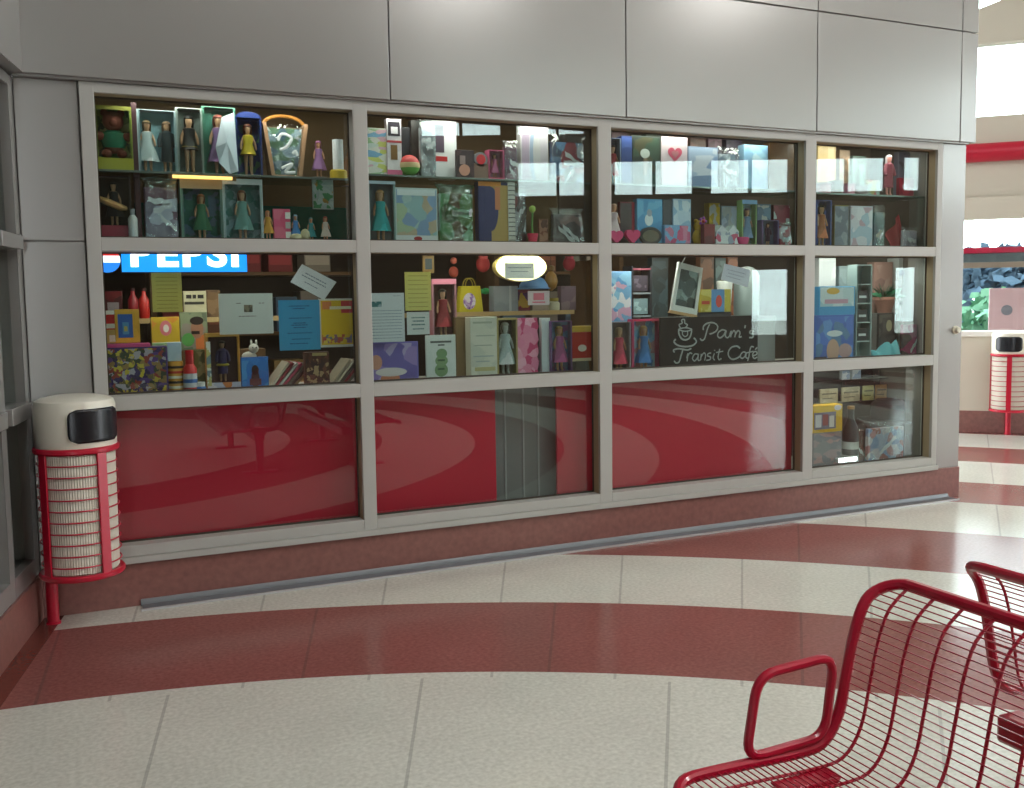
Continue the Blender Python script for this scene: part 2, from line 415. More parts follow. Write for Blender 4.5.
# ---- things on the wall and floor
dr = empty('floor_drain', (0, 0, 0), 'long grey slot drain set in the floor along the shop plinth', 'drain')
MB().box(.30, 6.02, -.108, -.026, .0005, .010).build('grate', mat('grey_drain_grate', (120, 125, 130), .35, .3), dr, bevel=.001)
MB().prism([(-.0085, .034), (-.014, .034), (-.026, .010), (-.026, .0005), (-.0085, .0005)], .295, 6.025, 'x').build('back_flange', mat('grey_drain_flange', (128, 132, 136), .35, .3), dr, bevel=.001)
MB().box(.29, 6.03, -.118, -.108, .0005, .012).build('rim', mat('drain_rim', (205, 207, 208), .3, .5), dr)
p = at(955, 330, -.004)
kn = empty('wall_button', (p.x, -.004, p.z), 'small cream round button fixed to the wall end beside the last pane', 'button')
q = MB(); q.tube([(0, 0, 0), (0, -.012, 0)], .032, 16); q.build('base_plate', mat('cream_plastic', (214, 210, 190), .4), kn)
q = MB(); q.tube([(0, -.012, 0), (0, -.035, 0), (0, -.04, 0)], [.024, .022, .016], 16); q.build('knob', mat('cream_plastic', (214, 210, 190), .4), kn)

# ---- red boards behind the bottom panes
def board(x0, x1, Y, z0, z1, name, label, m, cat='board', d=.02, group=None):
    o = empty(name, ((x0+x1)/2, Y, z0), label, cat, group); hw = (x1-x0)/2
    MB().box(-hw, hw, 0, d, 0, z1-z0).build('sheet', m, o, bevel=.002)
    for q in (.01, z1-z0-.05): MB().box(-hw, hw, d, d+.02, q, q+.04).build('batten', M_wood, o)
    return o
board(.16, 1.50, .15, .25, 1.019, 'red_board', 'wide plain red panel behind the bottom pane beside the near litter bin', M_redboard)
x0 = at(496, 450, .15).x; x1 = at(557, 450, .15).x
board(1.53, x0, .15, .25, 1.019, 'red_board', 'red panel behind the second bottom pane, left of the grey strip', M_redboard)
board(x1, 3.06, .15, .25, 1.019, 'red_board', 'narrow red panel behind the second bottom pane, right of the grey strip', M_redboard)
board(3.07, 4.665, .15, .25, 1.019, 'red_board', 'wide red panel behind the third bottom pane, left of the bottom games display', M_redboard)
gp = empty('grey_panel', (0, .26, .25), 'grey metal panel showing in the gap between two red panels', 'panel')
q = MB().box(x0-.06, x1+.12, 0, .02, 0, .765); q.build('sheet', mat('grey_steel_panel', (128, 132, 134), .35, .2), gp)
q = MB()
for s in (.25, .55, .8): q.box(x0+(x1-x0)*s, x0+(x1-x0)*s+.012, -.006, 0, 0, .765)
q.build('seam_strip', mat('pale_seam', (165, 168, 168), .4), gp)


# ================================================================== LITTER BINS
M_hoop = mat('bin_red', (190, 14, 48), .32, 0, .5, .2)
def ribbed():
    m = mat('bin_liner_white', (226, 222, 206), .5)
    if m.get('done'): return m
    nt = m.node_tree; b = nt.nodes['Principled BSDF']; tc = nt.nodes.new('ShaderNodeTexCoord')
    sx = nt.nodes.new('ShaderNodeSeparateXYZ'); nt.links.new(tc.outputs['Object'], sx.inputs[0])
    a = nt.nodes.new('ShaderNodeMath'); a.operation = 'ARCTAN2'; nt.links.new(sx.outputs[0], a.inputs[0]); nt.links.new(sx.outputs[1], a.inputs[1])
    s = nt.nodes.new('ShaderNodeMath'); s.operation = 'MULTIPLY'; s.inputs[1].default_value = 90; nt.links.new(a.outputs[0], s.inputs[0])
    c = nt.nodes.new('ShaderNodeMath'); c.operation = 'SINE'; nt.links.new(s.outputs[0], c.inputs[0])
    bp = nt.nodes.new('ShaderNodeBump'); bp.inputs['Strength'].default_value = .6; bp.inputs['Distance'].default_value = .004
    nt.links.new(c.outputs[0], bp.inputs['Height']); nt.links.new(bp.outputs[0], b.inputs['Normal']); m['done'] = 1
    return m
def litter_bin(loc, front, label, lean=0):
    """front: direction (angle from +x) of the flap; post stands opposite"""
    o = empty('litter_bin', loc, label, 'litter bin', 'litter bins')
    r = .178; zb, zt = .285, .865
    MB().lathe([(r-.02, zb+.01), (r-.012, zb+.02), (r-.008, zt-.01), (r-.02, zt)], 48).build('liner', ribbed(), o)
    MB().lathe([(r-.005, zt+.01), (r+.002, zt+.03), (r+.002, zt+.215), (r-.006, zt+.24), (r-.03, zt+.252), (r-.08, zt+.262), (0, zt+.268)], 48).build('hood', mat('bin_hood_white', (232, 228, 212), .3, 0, .5, .2), o)
    for z, nm in ((zb, 'ring'), (zt+.012, 'ring')):
        MB().lathe([(r-.012, z-.014), (r+.006, z-.014), (r+.012, z-.007), (r+.012, z+.007), (r+.006, z+.014), (r-.012, z+.014), (r-.012, z-.014)], 48).build(nm, M_hoop, o)
    MB().lathe([(0, zb-.012), (r-.012, zb-.012), (r-.012, zb-.002), (0, zb-.002)], 40).build('bottom_plate', M_hoop, o)
    for i in range(10):
        z = zb+(zt-zb)*(i+1)/11
        MB().tube([(math.cos(2*math.pi*j/44)*(r-.002), math.sin(2*math.pi*j/44)*(r-.002), z) for j in range(44)], .0035, 6, True).build('hoop', M_hoop, o)
    for k_ in range(4):
        a = front+k_*math.pi/2
        c, s = math.cos(a), math.sin(a); T = lambda v: (c*v[0]-s*v[1], s*v[0]+c*v[1], v[2])
        wd = .024
        MB().box(r-.004, r+.006, -wd, wd, zb, zt+.01, T).build('strap', M_hoop, o, bevel=.002)
    # flap: rounded rectangle bent round the hood, with a raised rim
    def patch(hw, z0, z1, rad, rr, n=10):
        out = []
        for (cx, cz, a0) in ((hw-rad, z1-rad, 0), (-hw+rad, z1-rad, 90), (-hw+rad, z0+rad, 180), (hw-rad, z0+rad, 270)):
            for i in range(n+1):
                t = R(a0+90*i/n); out.append((cx+rad*math.cos(t), cz+rad*math.sin(t)))
        return out
    z0, z1 = zt+.052, zt+.208; hw = .132
    edge = patch(hw, z0, z1, .04, r)
    def bend(p, rr): a = front - .06 + p[0]/r; return (rr*math.cos(a), rr*math.sin(a), p[1])
    mb = MB()
    nu, nv = 24, 12
    def fn(i, j):
        # disc-like mapping of the rounded rectangle
        zz = z0+(z1-z0)*j; dz = min(zz-z0, z1-zz); ins = 0 if dz > .04 else .04-math.sqrt(max(0, .04**2-(.04-dz)**2))
        w_ = hw-ins; return bend((-w_+2*w_*i, zz), r+.004)
    mb.grid(fn, nu, nv)
    fl_ = mb.build('flap', mat('bin_flap_dark', (20, 22, 28), .25), o)
    so = fl_.modifiers.new('Solidify', 'SOLIDIFY'); so.thickness = .006
    MB().tube([bend(p, r+.004) for p in edge], .006, 8, True).build('flap_rim', mat('bin_hood_white', (232, 228, 212), .3, 0, .5, .2), o)
    a = front+math.pi+lean
    MB().tube([((r+.026)*math.cos(a), (r+.026)*math.sin(a), z) for z in (.008, .3, .88)], .028, 16).build('post', M_hoop, o)
    MB().lathe([(.034, 0), (.034, .008), (.03, .012)], 20, ((r+.026)*math.cos(a), (r+.026)*math.sin(a), 0)).build('foot_plate', M_hoop, o)
    return o
litter_bin((.03, -.26, 0), R(-55), 'white hooded litter bin with red hoops in the corner by the red panel', .16)
pf = P0 + ef*.20 + nf*.26
litter_bin((pf.x, pf.y, 0), math.atan2(-.7071, -.7071)-.12, 'white hooded litter bin with red hoops below the far window')

# ================================================================== WIRE BENCHES
M_wire = mat('bench_red', (178, 12, 48), .28, 0, .5, .4)
def bench(x, sx, y0, y1, label, arms=(1, -1), beam=-.17):
    """sx=-1: seat goes towards -x"""
    o = empty('wire_bench', (x, (y0+y1)/2, 0), label, 'bench', 'red wire benches')
    hy = (y1-y0)/2
    prof = spline([(a, b, 0) for a, b in ((-.50, .375), (-.46, .405), (-.30, .405), (-.10, .398), (-.025, .412), (.022, .475), (.048, .58), (.072, .68), (.108, .76), (.178, .812))], 6)
    P = [(-sx*q.x, q.y) for q in prof]
    # outer frame tube: rounded corners at the top of the back and at the seat front
    tot = len(P); 
    def pt(i, y): return (P[i][0], y, P[i][1])
    rad = .085
    side = []
    # arc length along the profile
    L = [0]
    for i in range(1, tot): L.append(L[-1]+math.dist(P[i], P[i-1]))
    def along(s):
        s = max(0, min(L[-1], s))
        for i in range(1, tot):
            if L[i] >= s:
                t = (s-L[i-1])/(L[i]-L[i-1]+1e-9); return (P[i-1][0]+(P[i][0]-P[i-1][0])*t, P[i-1][1]+(P[i][1]-P[i-1][1])*t)
        return P[-1]
    path = []; ns = 40
    for i in range(ns+1):
        s = rad+(L[-1]-2*rad)*i/ns; q = along(s); path.append((q[0], hy, q[1]))
    for i in range(1, 9):
        a = R(90*i/8); q = along(L[-1]-rad+rad*math.sin(a)); path.append((q[0], hy-rad+rad*math.cos(a), q[1]))
    top = [(p[0], -p[1], p[2]) for p in reversed(path)]
    path += top
    for i in range(1, 8):
        a = R(90*i/8); q = along(rad-rad*math.sin(a)); path.append((q[0], -hy+rad-rad*math.cos(a), q[1]))
    for i in range(8, 0, -1):
        a = R(90*i/8); q = along(rad-rad*math.sin(a)); path.append((q[0], hy-rad+rad*math.cos(a), q[1]))
    MB().tube(path, .0145, 10, True).build('frame', M_wire, o)
    # wires along the bench and rods across
    def off(s, d):
        q = along(s); q2 = along(min(L[-1], s+.01)); q1 = along(max(0, s-.01)); t = Vector((q2[0]-q1[0], q2[1]-q1[1])).normalized()
        nrm = Vector((-t.y, t.x))
        return (q[0]+nrm.x*d, q[1]+nrm.y*d)
    split = L[min(range(tot), key=lambda i: abs(P[i][1]-.43)+abs(P[i][0])*.2)]
    backw, seatw = MB(), MB()
    n = int(L[-1]/.0185)
    for i in range(1, n):
        s = L[-1]*i/n; q = along(s)
        d = max(0, rad-min(s, L[-1]-s)); cut = rad-math.sqrt(max(0, rad*rad-d*d))
        ye = hy-cut-.004
        (backw if s > split else seatw).tube([(q[0], -ye, q[1]), (q[0], ye, q[1])], .0019, 5)
    backw.build('back_wire', M_wire, o, smooth=True); seatw.build('seat_wire', M_wire, o, smooth=True)
    nr = int(2*hy/.086)
    for i in range(nr+1):
        y = hy-.075-i*.086
        if y < -hy+.05: break
        pts = [off(L[-1]*j/44, -.005) for j in range(1, 45)]
        MB().tube([(p[0], y, p[1]) for p in pts], .0042, 6).build('rod', M_wire, o)
    # armrest loops: rounded squares standing on the seat side tube
    for s in arms:
        y = s*hy
        pts = []
        c = [(-.30, .448), (-.05, .448), (-.035, .665), (-.285, .64)]
        c = [(-sx*a, b) for a, b in [(-.272, .413), (-.022, .420), (.005, .628), (-.235, .618)]]
        n4 = 4; rr = .055
        for i in range(4):
            p0, p1, p2 = Vector(c[i-1]), Vector(c[i]), Vector(c[(i+1) % 4])
            a = p1+(p0-p1).normalized()*rr; b = p1+(p2-p1).normalized()*rr
            for j in range(7):
                t = j/6; pts.append(((1-t)**2*a+2*t*(1-t)*p1+t*t*b))
        MB().tube([(p.x, y, p.y+.004) for p in pts], .0125, 10, True).build('armrest', M_wire, o)
    # pedestals and the beam under the seat
    bx = -sx*-.17; bb = -sx*beam
    MB().box(bb-.045, bb+.045, -hy+.12, hy-.05, .295, .375).build('seat_beam', M_wire, o, bevel=.012)
    for y in (hy-.10, -hy+.2):
        MB().prism([(bx-.09, .39), (bx+.09, .39), (bx+.035, .33), (bx+.028, .02), (bx-.028, .02), (bx-.035, .33)], y-.03, y+.03, 'y').build('leg', M_wire, o, bevel=.006)
        MB().box(bx-.16, bx+.16, y-.05, y+.05, 0, .02).build('foot', M_wire, o, bevel=.006)
    return o
bench(1.74, -1, -5.45, -3.43, 'red wire bench with looped armrest in the right foreground, its seat facing the litter bin')
bench(2.39, 1, -5.45, -3.40, 'red wire bench standing back to back behind the nearer bench', (-1,), .03)

# ================================================================== SHOP WINDOW DISPLAY
M_film = clear('clear_film', (245, 250, 250), 1.45, .03, .0)
M_bagfilm = clear('cellophane', (238, 244, 246), 1.6, .06, .10, bump=.45)
M_greenfilm = clear('green_cellophane', (150, 205, 160), 1.6, .06, .10, bump=.45)
M_shelfglass = clear('shelf_glass', (215, 235, 228), 1.5, .02, .03)
M_shelfedge = mat('shelf_edge', (190, 205, 200), .2, 0, .6)
M_board = mat('display_board_white', (190, 186, 176), .5)
SK = (214, 160, 126)

def doll_body_mesh():
    V = [(0, 0, .50), (0, 0, .60), (0, 0, .70), (0, -.005, .775), (0, -.01, .83), (0, -.012, .90), (0, -.008, .95),
         (.075, 0, .735), (.13, -.02, .60), (.14, -.06, .48), (-.075, 0, .735), (-.13, -.02, .60), (-.14, -.06, .48),
         (.045, 0, .46), (.05, -.005, .26), (.05, 0, .06), (.055, -.05, .02), (-.045, 0, .46), (-.05, -.005, .26), (-.05, 0, .06), (-.055, -.05, .02)]
    E = [(0, 1), (1, 2), (2, 3), (3, 4), (4, 5), (5, 6), (2, 7), (7, 8), (8, 9), (2, 10), (10, 11), (11, 12), (0, 13), (13, 14), (14, 15), (15, 16), (0, 17), (17, 18), (18, 19), (19, 20)]
    rad = [.07, .055, .07, .026, .058, .068, .05, .034, .025, .02, .034, .025, .02, .05, .036, .026, .022, .05, .036, .026, .022]
    me = bpy.data.meshes.new('doll'); me.from_pydata(V, E, []); ob = bpy.data.objects.new('doll', me); col.objects.link(ob)
    sk = ob.modifiers.new('Skin', 'SKIN'); ob.modifiers.new('Sub', 'SUBSURF').levels = 1
    bpy.context.view_layer.update()
    for i, v in enumerate(me.skin_vertices[0].data): v.radius = (rad[i], rad[i]); v.use_root = (i == 0)
    dg = bpy.context.evaluated_depsgraph_get(); dg.update(); ev = ob.evaluated_get(dg)
    out = bpy.data.meshes.new_from_object(ev, depsgraph=dg)
    bpy.data.objects.remove(ob); bpy.data.meshes.remove(me)
    out.polygons.foreach_set('use_smooth', [True]*len(out.polygons))
    out.materials.clear(); out.materials.append(plain(SK, .5))
    return out
DOLL = doll_body_mesh()
_cache = {}
def shared(key, fn, name, m, parent, loc=(0, 0, 0), scl=(1, 1, 1)):
    """mesh data built once, linked as an object of its own each time"""
    if key not in _cache:
        o = fn().build(name, m); _cache[key] = o.data; bpy.data.objects.remove(o)
    o = bpy.data.objects.new(name, _cache[key]); col.objects.link(o); o.parent = parent; o.location = loc; o.scale = scl
    if o.material_slots: o.material_slots[0].link = 'OBJECT'; o.material_slots[0].material = m
    return o
def hair_mb():
    m = MB().lathe([(.0, .985), (.05, .972), (.074, .945), (.080, .925), (.070, .92)], 16, (0, .0, 0))
    m.lathe([(.072, .94), (.083, .92), (.086, .86), (.080, .80), (.066, .72), (.050, .72), (.06, .80)], 14, (0, .004, 0), 1.0, R(-22), R(202))
    return m
def dress_mb():
    pr = [(.06, .765), (.098, .75), (.105, .69), (.088, .60), (.115, .50), (.15, .38), (.19, .24), (.20, .20), (.19, .205)]
    m = MB(); n = 20
    for i, (r, z) in enumerate(pr):
        for j in range(n):
            a = 2*math.pi*j/n; q = r*(1+(.10*math.cos(5*a) if z < .45 else 0)); m.v.append((q*math.cos(a), (.92 if z > .55 else .7)*q*math.sin(a), z))
    for i in range(len(pr)-1):
        for j in range(n): m.f.append((i*n+j, i*n+(j+1) % n, (i+1)*n+(j+1) % n, (i+1)*n+j))
    return m
def short_dress_mb():
    return MB().lathe([(.06, .765), (.098, .75), (.105, .69), (.088, .60), (.115, .50), (.15, .40), (.145, .40)], 18, sy=.92)
def coat_mb():
    m = MB().lathe([(.05, .80), (.105, .75), (.11, .62), (.105, .45), (.12, .20), (.06, .20)], 18, sy=.9)
    for s in (1, -1): m.tube([(s*.08, 0, .735), (s*.135, -.02, .60), (s*.142, -.06, .49)], [.052, .044, .036], 8)
    return m
def doll(parent, loc, h, dress, hair, style='dress', skin=SK):
    d = bpy.data.objects.new('doll', DOLL); col.objects.link(d); d.parent = parent; d.location = loc; d.scale = (h, h, h)
    d.material_slots[0].link = 'OBJECT'; d.material_slots[0].material = plain(skin, .5)
    shared('hair', hair_mb, 'hair', plain(hair, .5), d)
    fn = {'dress': dress_mb, 'short': short_dress_mb, 'coat': coat_mb}[style]
    shared(style, fn, style if style != 'short' else 'dress', plain(dress, .6), d)
    return d

def frame_of(px, Y, on):
    x0, y0, x1, y1 = px
    a = at(x0, y1, Y); b = at(x1, y0, Y)
    z0 = a.z if on is None else on
    xm = (x0+x1)/2
    zt = at(xm, y0, Y).z
    return (a.x+b.x)/2, b.x-a.x, z0, zt-z0
def start(name, cat, label, px, Y, on, group=None):
    x, w, z, h = frame_of(px, Y, on)
    return empty(name, (x, Y, z), label, cat, group), w, h

def window_box(name, cat, label, px, Y, on, d=.07, edge=(200, 190, 190), back=(150, 180, 190), base=None, top=None, dolls=(), bh=.14, th=.09, side=None, pal=None, sc_=25, film=True, group=None):
    o, w, h = start(name, cat, label, px, Y, on, group); hw = w/2; t = .004
    c = MB()
    c.box(-hw, -hw+t, 0, d, 0, h); c.box(hw-t, hw, 0, d, 0, h); c.box(-hw+t, hw-t, 0, d, h-t, h); c.box(-hw+t, hw-t, 0, d, 0, t)
    c.box(-hw+t, hw-t, d-t, d, t, h-t)
    f_ = .05*w
    c.box(-hw+t, -hw+t+f_, 0, .002, t, h-t); c.box(hw-t-f_, hw-t, 0, .002, t, h-t)
    c.build('carton', plain(edge, .4), o)
    MB().box(-hw+t, hw-t, d-t-.003, d-t, t, h-t).build('backing', printed(pal, sc_, len(label)) if pal else plain(back, .5), o)
    z0, z1 = t, h-t
    if base: z0 = h*bh; MB().box(-hw, hw, -.0025, -.0005, 0, z0).build('base_band', printed(base, 30, len(label)) if isinstance(base[0], tuple) else plain(base, .4), o)
    if top: z1 = h*(1-th); MB().box(-hw, hw, -.0025, -.0005, z1, h).build('top_band', printed(top, 30, len(label)+3) if isinstance(top[0], tuple) else plain(top, .4), o)
    if film: MB().box(-hw+t, hw-t, -.0012, -.0004, z0, z1).build('film_window', M_film, o, smooth=False)
    n = len(dolls)
    for i, q in enumerate(dolls):
        cx = 0 if n == 1 else (-hw+w*(i+.5)/n); hh = min((z1-z0)*.93, w/n/.36*1.0)
        hh = (z1-z0)*.93 if hh < (z1-z0)*.8 and q.get('fit', 1) else hh
        doll(o, (cx, d*.5, z0), hh, q['c'], q.get('hair', (60, 40, 25)), q.get('s', 'dress'), q.get('skin', SK))
    return o
def carton(name, cat, label, px, Y, on, d=.05, edge=(200, 200, 200), pal=((200, 60, 60), (240, 240, 240)), sc_=22, bands=(), tilt=0, panel=None, stretch=(1, 1, 1), group=None):
    """closed box with a printed face; bands = (z0, z1, x0, x1, colour) in fractions of the face"""
    o, w, h = start(name, cat, label, px, Y, on, group); hw = w/2
    MB().box(-hw, hw, 0, d, 0, h).build('box', plain(edge, .45), o, bevel=min(.002, d*.2))
    e = .03*w
    if panel: px0, px1, pz0, pz1 = panel
    else: px0, px1, pz0, pz1 = .03, .97, .03, .97
    MB().box(-hw+w*px0, -hw+w*px1, -.0012, 0, h*pz0, h*pz1).build('cover_print', printed(tuple(pal), sc_, len(label), stretch=stretch), o, smooth=False)
    for i, (z0, z1, x0, x1, c) in enumerate(bands):
        shp = MB()
        if isinstance(c, tuple) and len(c) == 4:   # an oval patch
            n = 22; cx, cz = -hw+w*(x0+x1)/2, h*(z0+z1)/2
            shp.prism([(cx+w*(x1-x0)/2*math.cos(2*math.pi*j/n), cz+h*(z1-z0)/2*math.sin(2*math.pi*j/n)) for j in range(n)], -.0024-.0003*i, -.0012)
            c = c[:3]
        else: shp.box(-hw+w*x0, -hw+w*x1, -.0024-.0003*i, -.0012, h*z0, h*z1)
        shp.build('print_patch', plain(c, .4), o, smooth=False)
    if tilt: o.rotation_euler.y = tilt
    return o
def film_bag(name, cat, label, px, Y, on, d=.05, film=None, pal=((200, 200, 210), (150, 120, 140)), sc_=18, taper=.85, streaks=1, group=None, inside=True):
    o, w, h = start(name, cat, label, px, Y, on, group); hw = w/2; sd = len(label)
    if inside:
        MB().box(-hw*.86*taper, hw*.86*taper, d*.3, d*.75, .004, h*.84).build('contents', printed(tuple(pal), sc_, sd), o, bevel=.004)
    m = MB(); nu, nv = 28, 22
    def rim(i, j):
        a = 2*math.pi*i; z = h*j
        k_ = (1-(1-taper)*j) if j < .9 else (taper*(1+.25*(j-.9)/.1))
        q = noise.noise(Vector((math.cos(a)*1.4+sd, math.sin(a)*1.4, z*14)))
        dd = d*(.62 if j < .8 else .62-.5*(j-.8)/.2)
        c_, s_ = math.cos(a), math.sin(a)
        sq = 1/max(abs(c_), abs(s_))**.6
        return (hw*k_*c_*min(sq, 1.2)*.84*(1+.03*q), d/2+dd*s_*sq*(1+.28*q)*.8, z+(.012*noise.noise(Vector((i*9+sd, 3, 1))) if j > .95 else 0))
    m.grid(rim, nu, nv)
    m.build('wrapping', film or M_bagfilm, o)
    r_ = random.Random(sd)
    for s in range(streaks):
        # white strip put in for glare on the wrapping
        zc = h*r_.uniform(.25, .7); xc = hw*r_.uniform(-.3, .3); a = r_.uniform(-1, 1)
        n = 9; L_ = hw*1.0
        top = [(xc+L_*(i/n-.5)*math.cos(a), zc+L_*(i/n-.5)*math.sin(a)+.005*math.sin(i*1.3+sd)) for i in range(n+1)]
        bot = [(x_+.003, z_-.018-.012*math.sin(math.pi*(x_/hw*.5+.5))) for x_, z_ in reversed(top)]
        MB().prism([(max(-hw*.8, min(hw*.8, x_)), max(.01, min(h*.95, z_))) for x_, z_ in top+bot], d*.12, d*.12+.002).build('glints', plain((240, 242, 244), .4), o, smooth=False)
    return o
def figurine(name, cat, label, px, Y, on, dress, hair=(70, 45, 30), style='dress', skin=SK, base=None, group=None):
    o, w, h = start(name, cat, label, px, Y, on, group)
    b = .06*h if base else 0
    if base: MB().lathe([(w*.42, 0), (w*.42, b*.8), (w*.36, b)], 20).build('stand', plain(base, .4), o)
    doll(o, (0, 0, b), h-b, dress, hair, style, skin)
    return o
def turned(name, cat, label, px, Y, on, parts, n=24, sy=1, group=None):
    """parts = (name, colour, roughness, [(radius, height) in fractions of width/2 and height])"""
    o, w, h = start(name, cat, label, px, Y, on, group)
    for nm, c, rg, prof in parts:
        MB().lathe([(r*w/2, z*h) for r, z in prof], n, sy=sy).build(nm, c if not isinstance(c, tuple) else plain(c, rg), o)
    return o
def paper(c):
    m = plain(c, .61)
    if not m.get('done'):
        nt = m.node_tree; b = nt.nodes['Principled BSDF']; t = nt.nodes.new('ShaderNodeBsdfTranslucent'); t.inputs[0].default_value = (*srgb(c), 1)
        mx = nt.nodes.new('ShaderNodeMixShader'); mx.inputs[0].default_value = .3
        nt.links.new(b.outputs[0], mx.inputs[1]); nt.links.new(t.outputs[0], mx.inputs[2]); nt.links.new(mx.outputs[0], nt.nodes['Material Output'].inputs['Surface']); m['done'] = 1
    return m
def notice(name, cat, label, px, color, Y=.118, lines=(), corners=None, ink=(70, 74, 80), pics=(), on=None, group=None):
    """a sheet of paper taped inside the glass; lines = (y, x0, x1, thick) fractions from the top"""
    if corners:
        c = [at(x, y, Y) for x, y in corners]
    else:
        x0, y0, x1, y1 = px; c = [at(x0, y0, Y), at(x1, y0, Y), at(x1, y1, Y), at(x0, y1, Y)]
        zt = (c[0].z+c[1].z)/2; zb = (c[2].z+c[3].z)/2; xl = (c[0].x+c[3].x)/2; xr = (c[1].x+c[2].x)/2
        c = [Vector((xl, Y, zt)), Vector((xr, Y, zt)), Vector((xr, Y, zb)), Vector((xl, Y, zb))]
    o = empty(name, (c[3].x, Y, c[3].z), label, cat, group)
    L = [v-c[3] for v in c]
    def bl(u, v, dy=0):  # v measured from the top
        p = (L[0]*(1-u)+L[1]*u)*(1-v)+(L[3]*(1-u)+L[2]*u)*v
        return (p.x, dy, p.z)
    def sheet(u0, u1, v0, v1, y0_, y1_):
        vs = [bl(u, v, y) for y in (y0_, y1_) for u, v in ((u0, v0), (u1, v0), (u1, v1), (u0, v1))]
        return vs, [(0, 1, 2, 3), (7, 6, 5, 4), (0, 4, 5, 1), (1, 5, 6, 2), (2, 6, 7, 3), (3, 7, 4, 0)]
    MB().add(*sheet(0, 1, 0, 1, 0, .0015)).build('sheet', paper(color), o, smooth=False)
    if lines:
        m = MB(); r_ = random.Random(len(label))
        for (y, a, b, t) in lines:
            u = a
            while u < b-.01:
                e = min(b, u+r_.uniform(.03, .09)); m.add(*sheet(u, e, y-t/2, y+t/2, -.0006, 0)); u = e+.015
        m.build('writing', plain(ink, .6), o, smooth=False)
    for i_, (u0, u1, v0, v1, cc) in enumerate(pics):
        mm = printed(tuple(cc), 40, len(label)) if isinstance(cc[0], tuple) else plain(cc, .6)
        MB().add(*sheet(u0, u1, v0, v1, -.0009-.0006*i_, 0)).build('picture', mm, o, smooth=False)
    return o

# ---- shelves
ZB1, ZB2, ZB3 = 1.884, 1.052, .268
def slab(name, label, cat, x0, x1, y0, y1, z0, z1, m, group=None, edge=None):
    o = empty(name, ((x0+x1)/2, (y0+y1)/2, z0), label, cat, group); hw, hd = (x1-x0)/2, (y1-y0)/2
    MB().box(-hw, hw, -hd, hd, 0, z1-z0).build('board', m, o, bevel=.002)
    if edge: MB().box(-hw, hw, -hd-.012, -hd, -.002, z1-z0+.002).build('edge_strip', edge, o, bevel=.001)
    return o
slab('display_shelf', 'long board under the upper row of boxed dolls, behind the top transom', 'shelf', .16, 5.9, .16, .70, 1.852, ZB1, M_board)
slab('display_shelf', 'long board under the middle row of toys and notices, behind the lower transom', 'shelf', .16, 5.9, .14, .78, 1.022, ZB2, M_board)
slab('display_shelf', 'low board under the magazines and yellow box in the bottom corner pane', 'shelf', 4.70, 5.9, .135, .80, .235, ZB3, M_board)
US = [2.232, 2.264, 2.268, 2.262]
nm = ['the pane with the basket and the ballerina box', 'the pane with the pastel card and striped ball', 'the pane with the heart card', 'the top corner pane at the wall end']
for i, (a, b) in enumerate(CX):
    slab('glass_shelf', 'narrow glass shelf across '+nm[i], 'shelf', a-.02, b+.05, .16, .50, US[i]-.008, US[i], M_shelfglass, 'glass shelves in the top panes', mat('shelf_edge_grey', (120, 132, 128), .15, .3, .6))
up_ = empty('shelf_upright', (at(136.5, 170, .19).x, .19, 1.884), 'dark maroon upright between the toy box and the two doll box', 'post')
MB().box(-.014, .014, 0, .03, 0, .70).build('bar', mat('maroon_upright', (58, 28, 34), .5), up_, bevel=.002)
MB().box(-.010, .010, -.03, 0, US[0]-1.884-.026, US[0]-1.884-.012).build('bracket', mat('maroon_upright', (58, 28, 34), .5), up_)
# back boards of the display
slab('back_board', 'brown board closing the back of the upper row in the first two panes', 'board', .16, 3.1, .70, .72, 1.884, 2.85, mat('brown_hardboard', (116, 92, 62), .6, 0, .3, 0, .12, 6))
slab('back_board', 'grey brown board closing the back of the upper row in the two end panes', 'board', 3.11, 5.9, .70, .72, 1.884, 2.85, mat('grey_brown_board', (112, 96, 84), .6, 0, .3, 0, .12, 6))
slab('green_cloth', 'dark green cloth hanging behind the small figurines of the first top pane', 'cloth', .40, 1.62, .665, .69, 1.886, 2.12, mat('green_cloth', (10, 92, 80), .8, 0, .2, 0, .25, 30))
slab('wooden_shelf', 'wooden shelf deep in the window, above the board games and the tea tin', 'shelf', .18, 3.12, .52, .82, 1.442, 1.466, M_wood, None, mat('pale_wood_edge', (190, 160, 110), .5))
slab('riser', 'low wooden riser behind the purple patterned box', 'shelf', .24, 1.05, .40, .50, ZB2, 1.285, M_wood)
slab('wooden_divider', 'thin wooden partition standing in the window beside the tea tin', 'board', 3.245, 3.265, .50, .80, ZB2, 1.80, M_wood)

# ---- first top pane, glass shelf
S = US[0]
o = window_box('toy_box', 'toy', 'yellow green toy box with a brown bear, first on the top shelf', (97, 106, 131, 170), .19, S, .09, (120, 130, 50), (96, 110, 60), (150, 150, 40), (120, 120, 50), (), .2, .06, pal=((70, 90, 50), (120, 130, 60), (170, 160, 100), (60, 70, 50)))
def bear(parent, loc, h, c, shirt):
    m = MB(); m.ball((0, 0, .33), .22, 16, (1, .8, 1.1)); m.ball((0, -.02, .72), .2, 16)
    for s in (1, -1):
        m.ball((s*.15, 0, .88), .075, 10); m.ball((s*.27, -.05, .42), .1, 10, (1.2, .8, .9)); m.ball((s*.14, -.10, .08), .11, 10, (.9, 1.2, .8))
    m.ball((0, -.19, .68), .08, 10)
    b = m.build('bear', plain(c, .8), parent, loc); b.scale = (h, h*.5, h)
    MB().lathe([(.2, .2), (.235, .33), (.2, .48), (.12, .54)], 18, sy=.84).build('shirt', plain(shirt, .8), b)
    return b
bear(o, (0, .045, .07), .26, (128, 58, 40), (30, 110, 80))
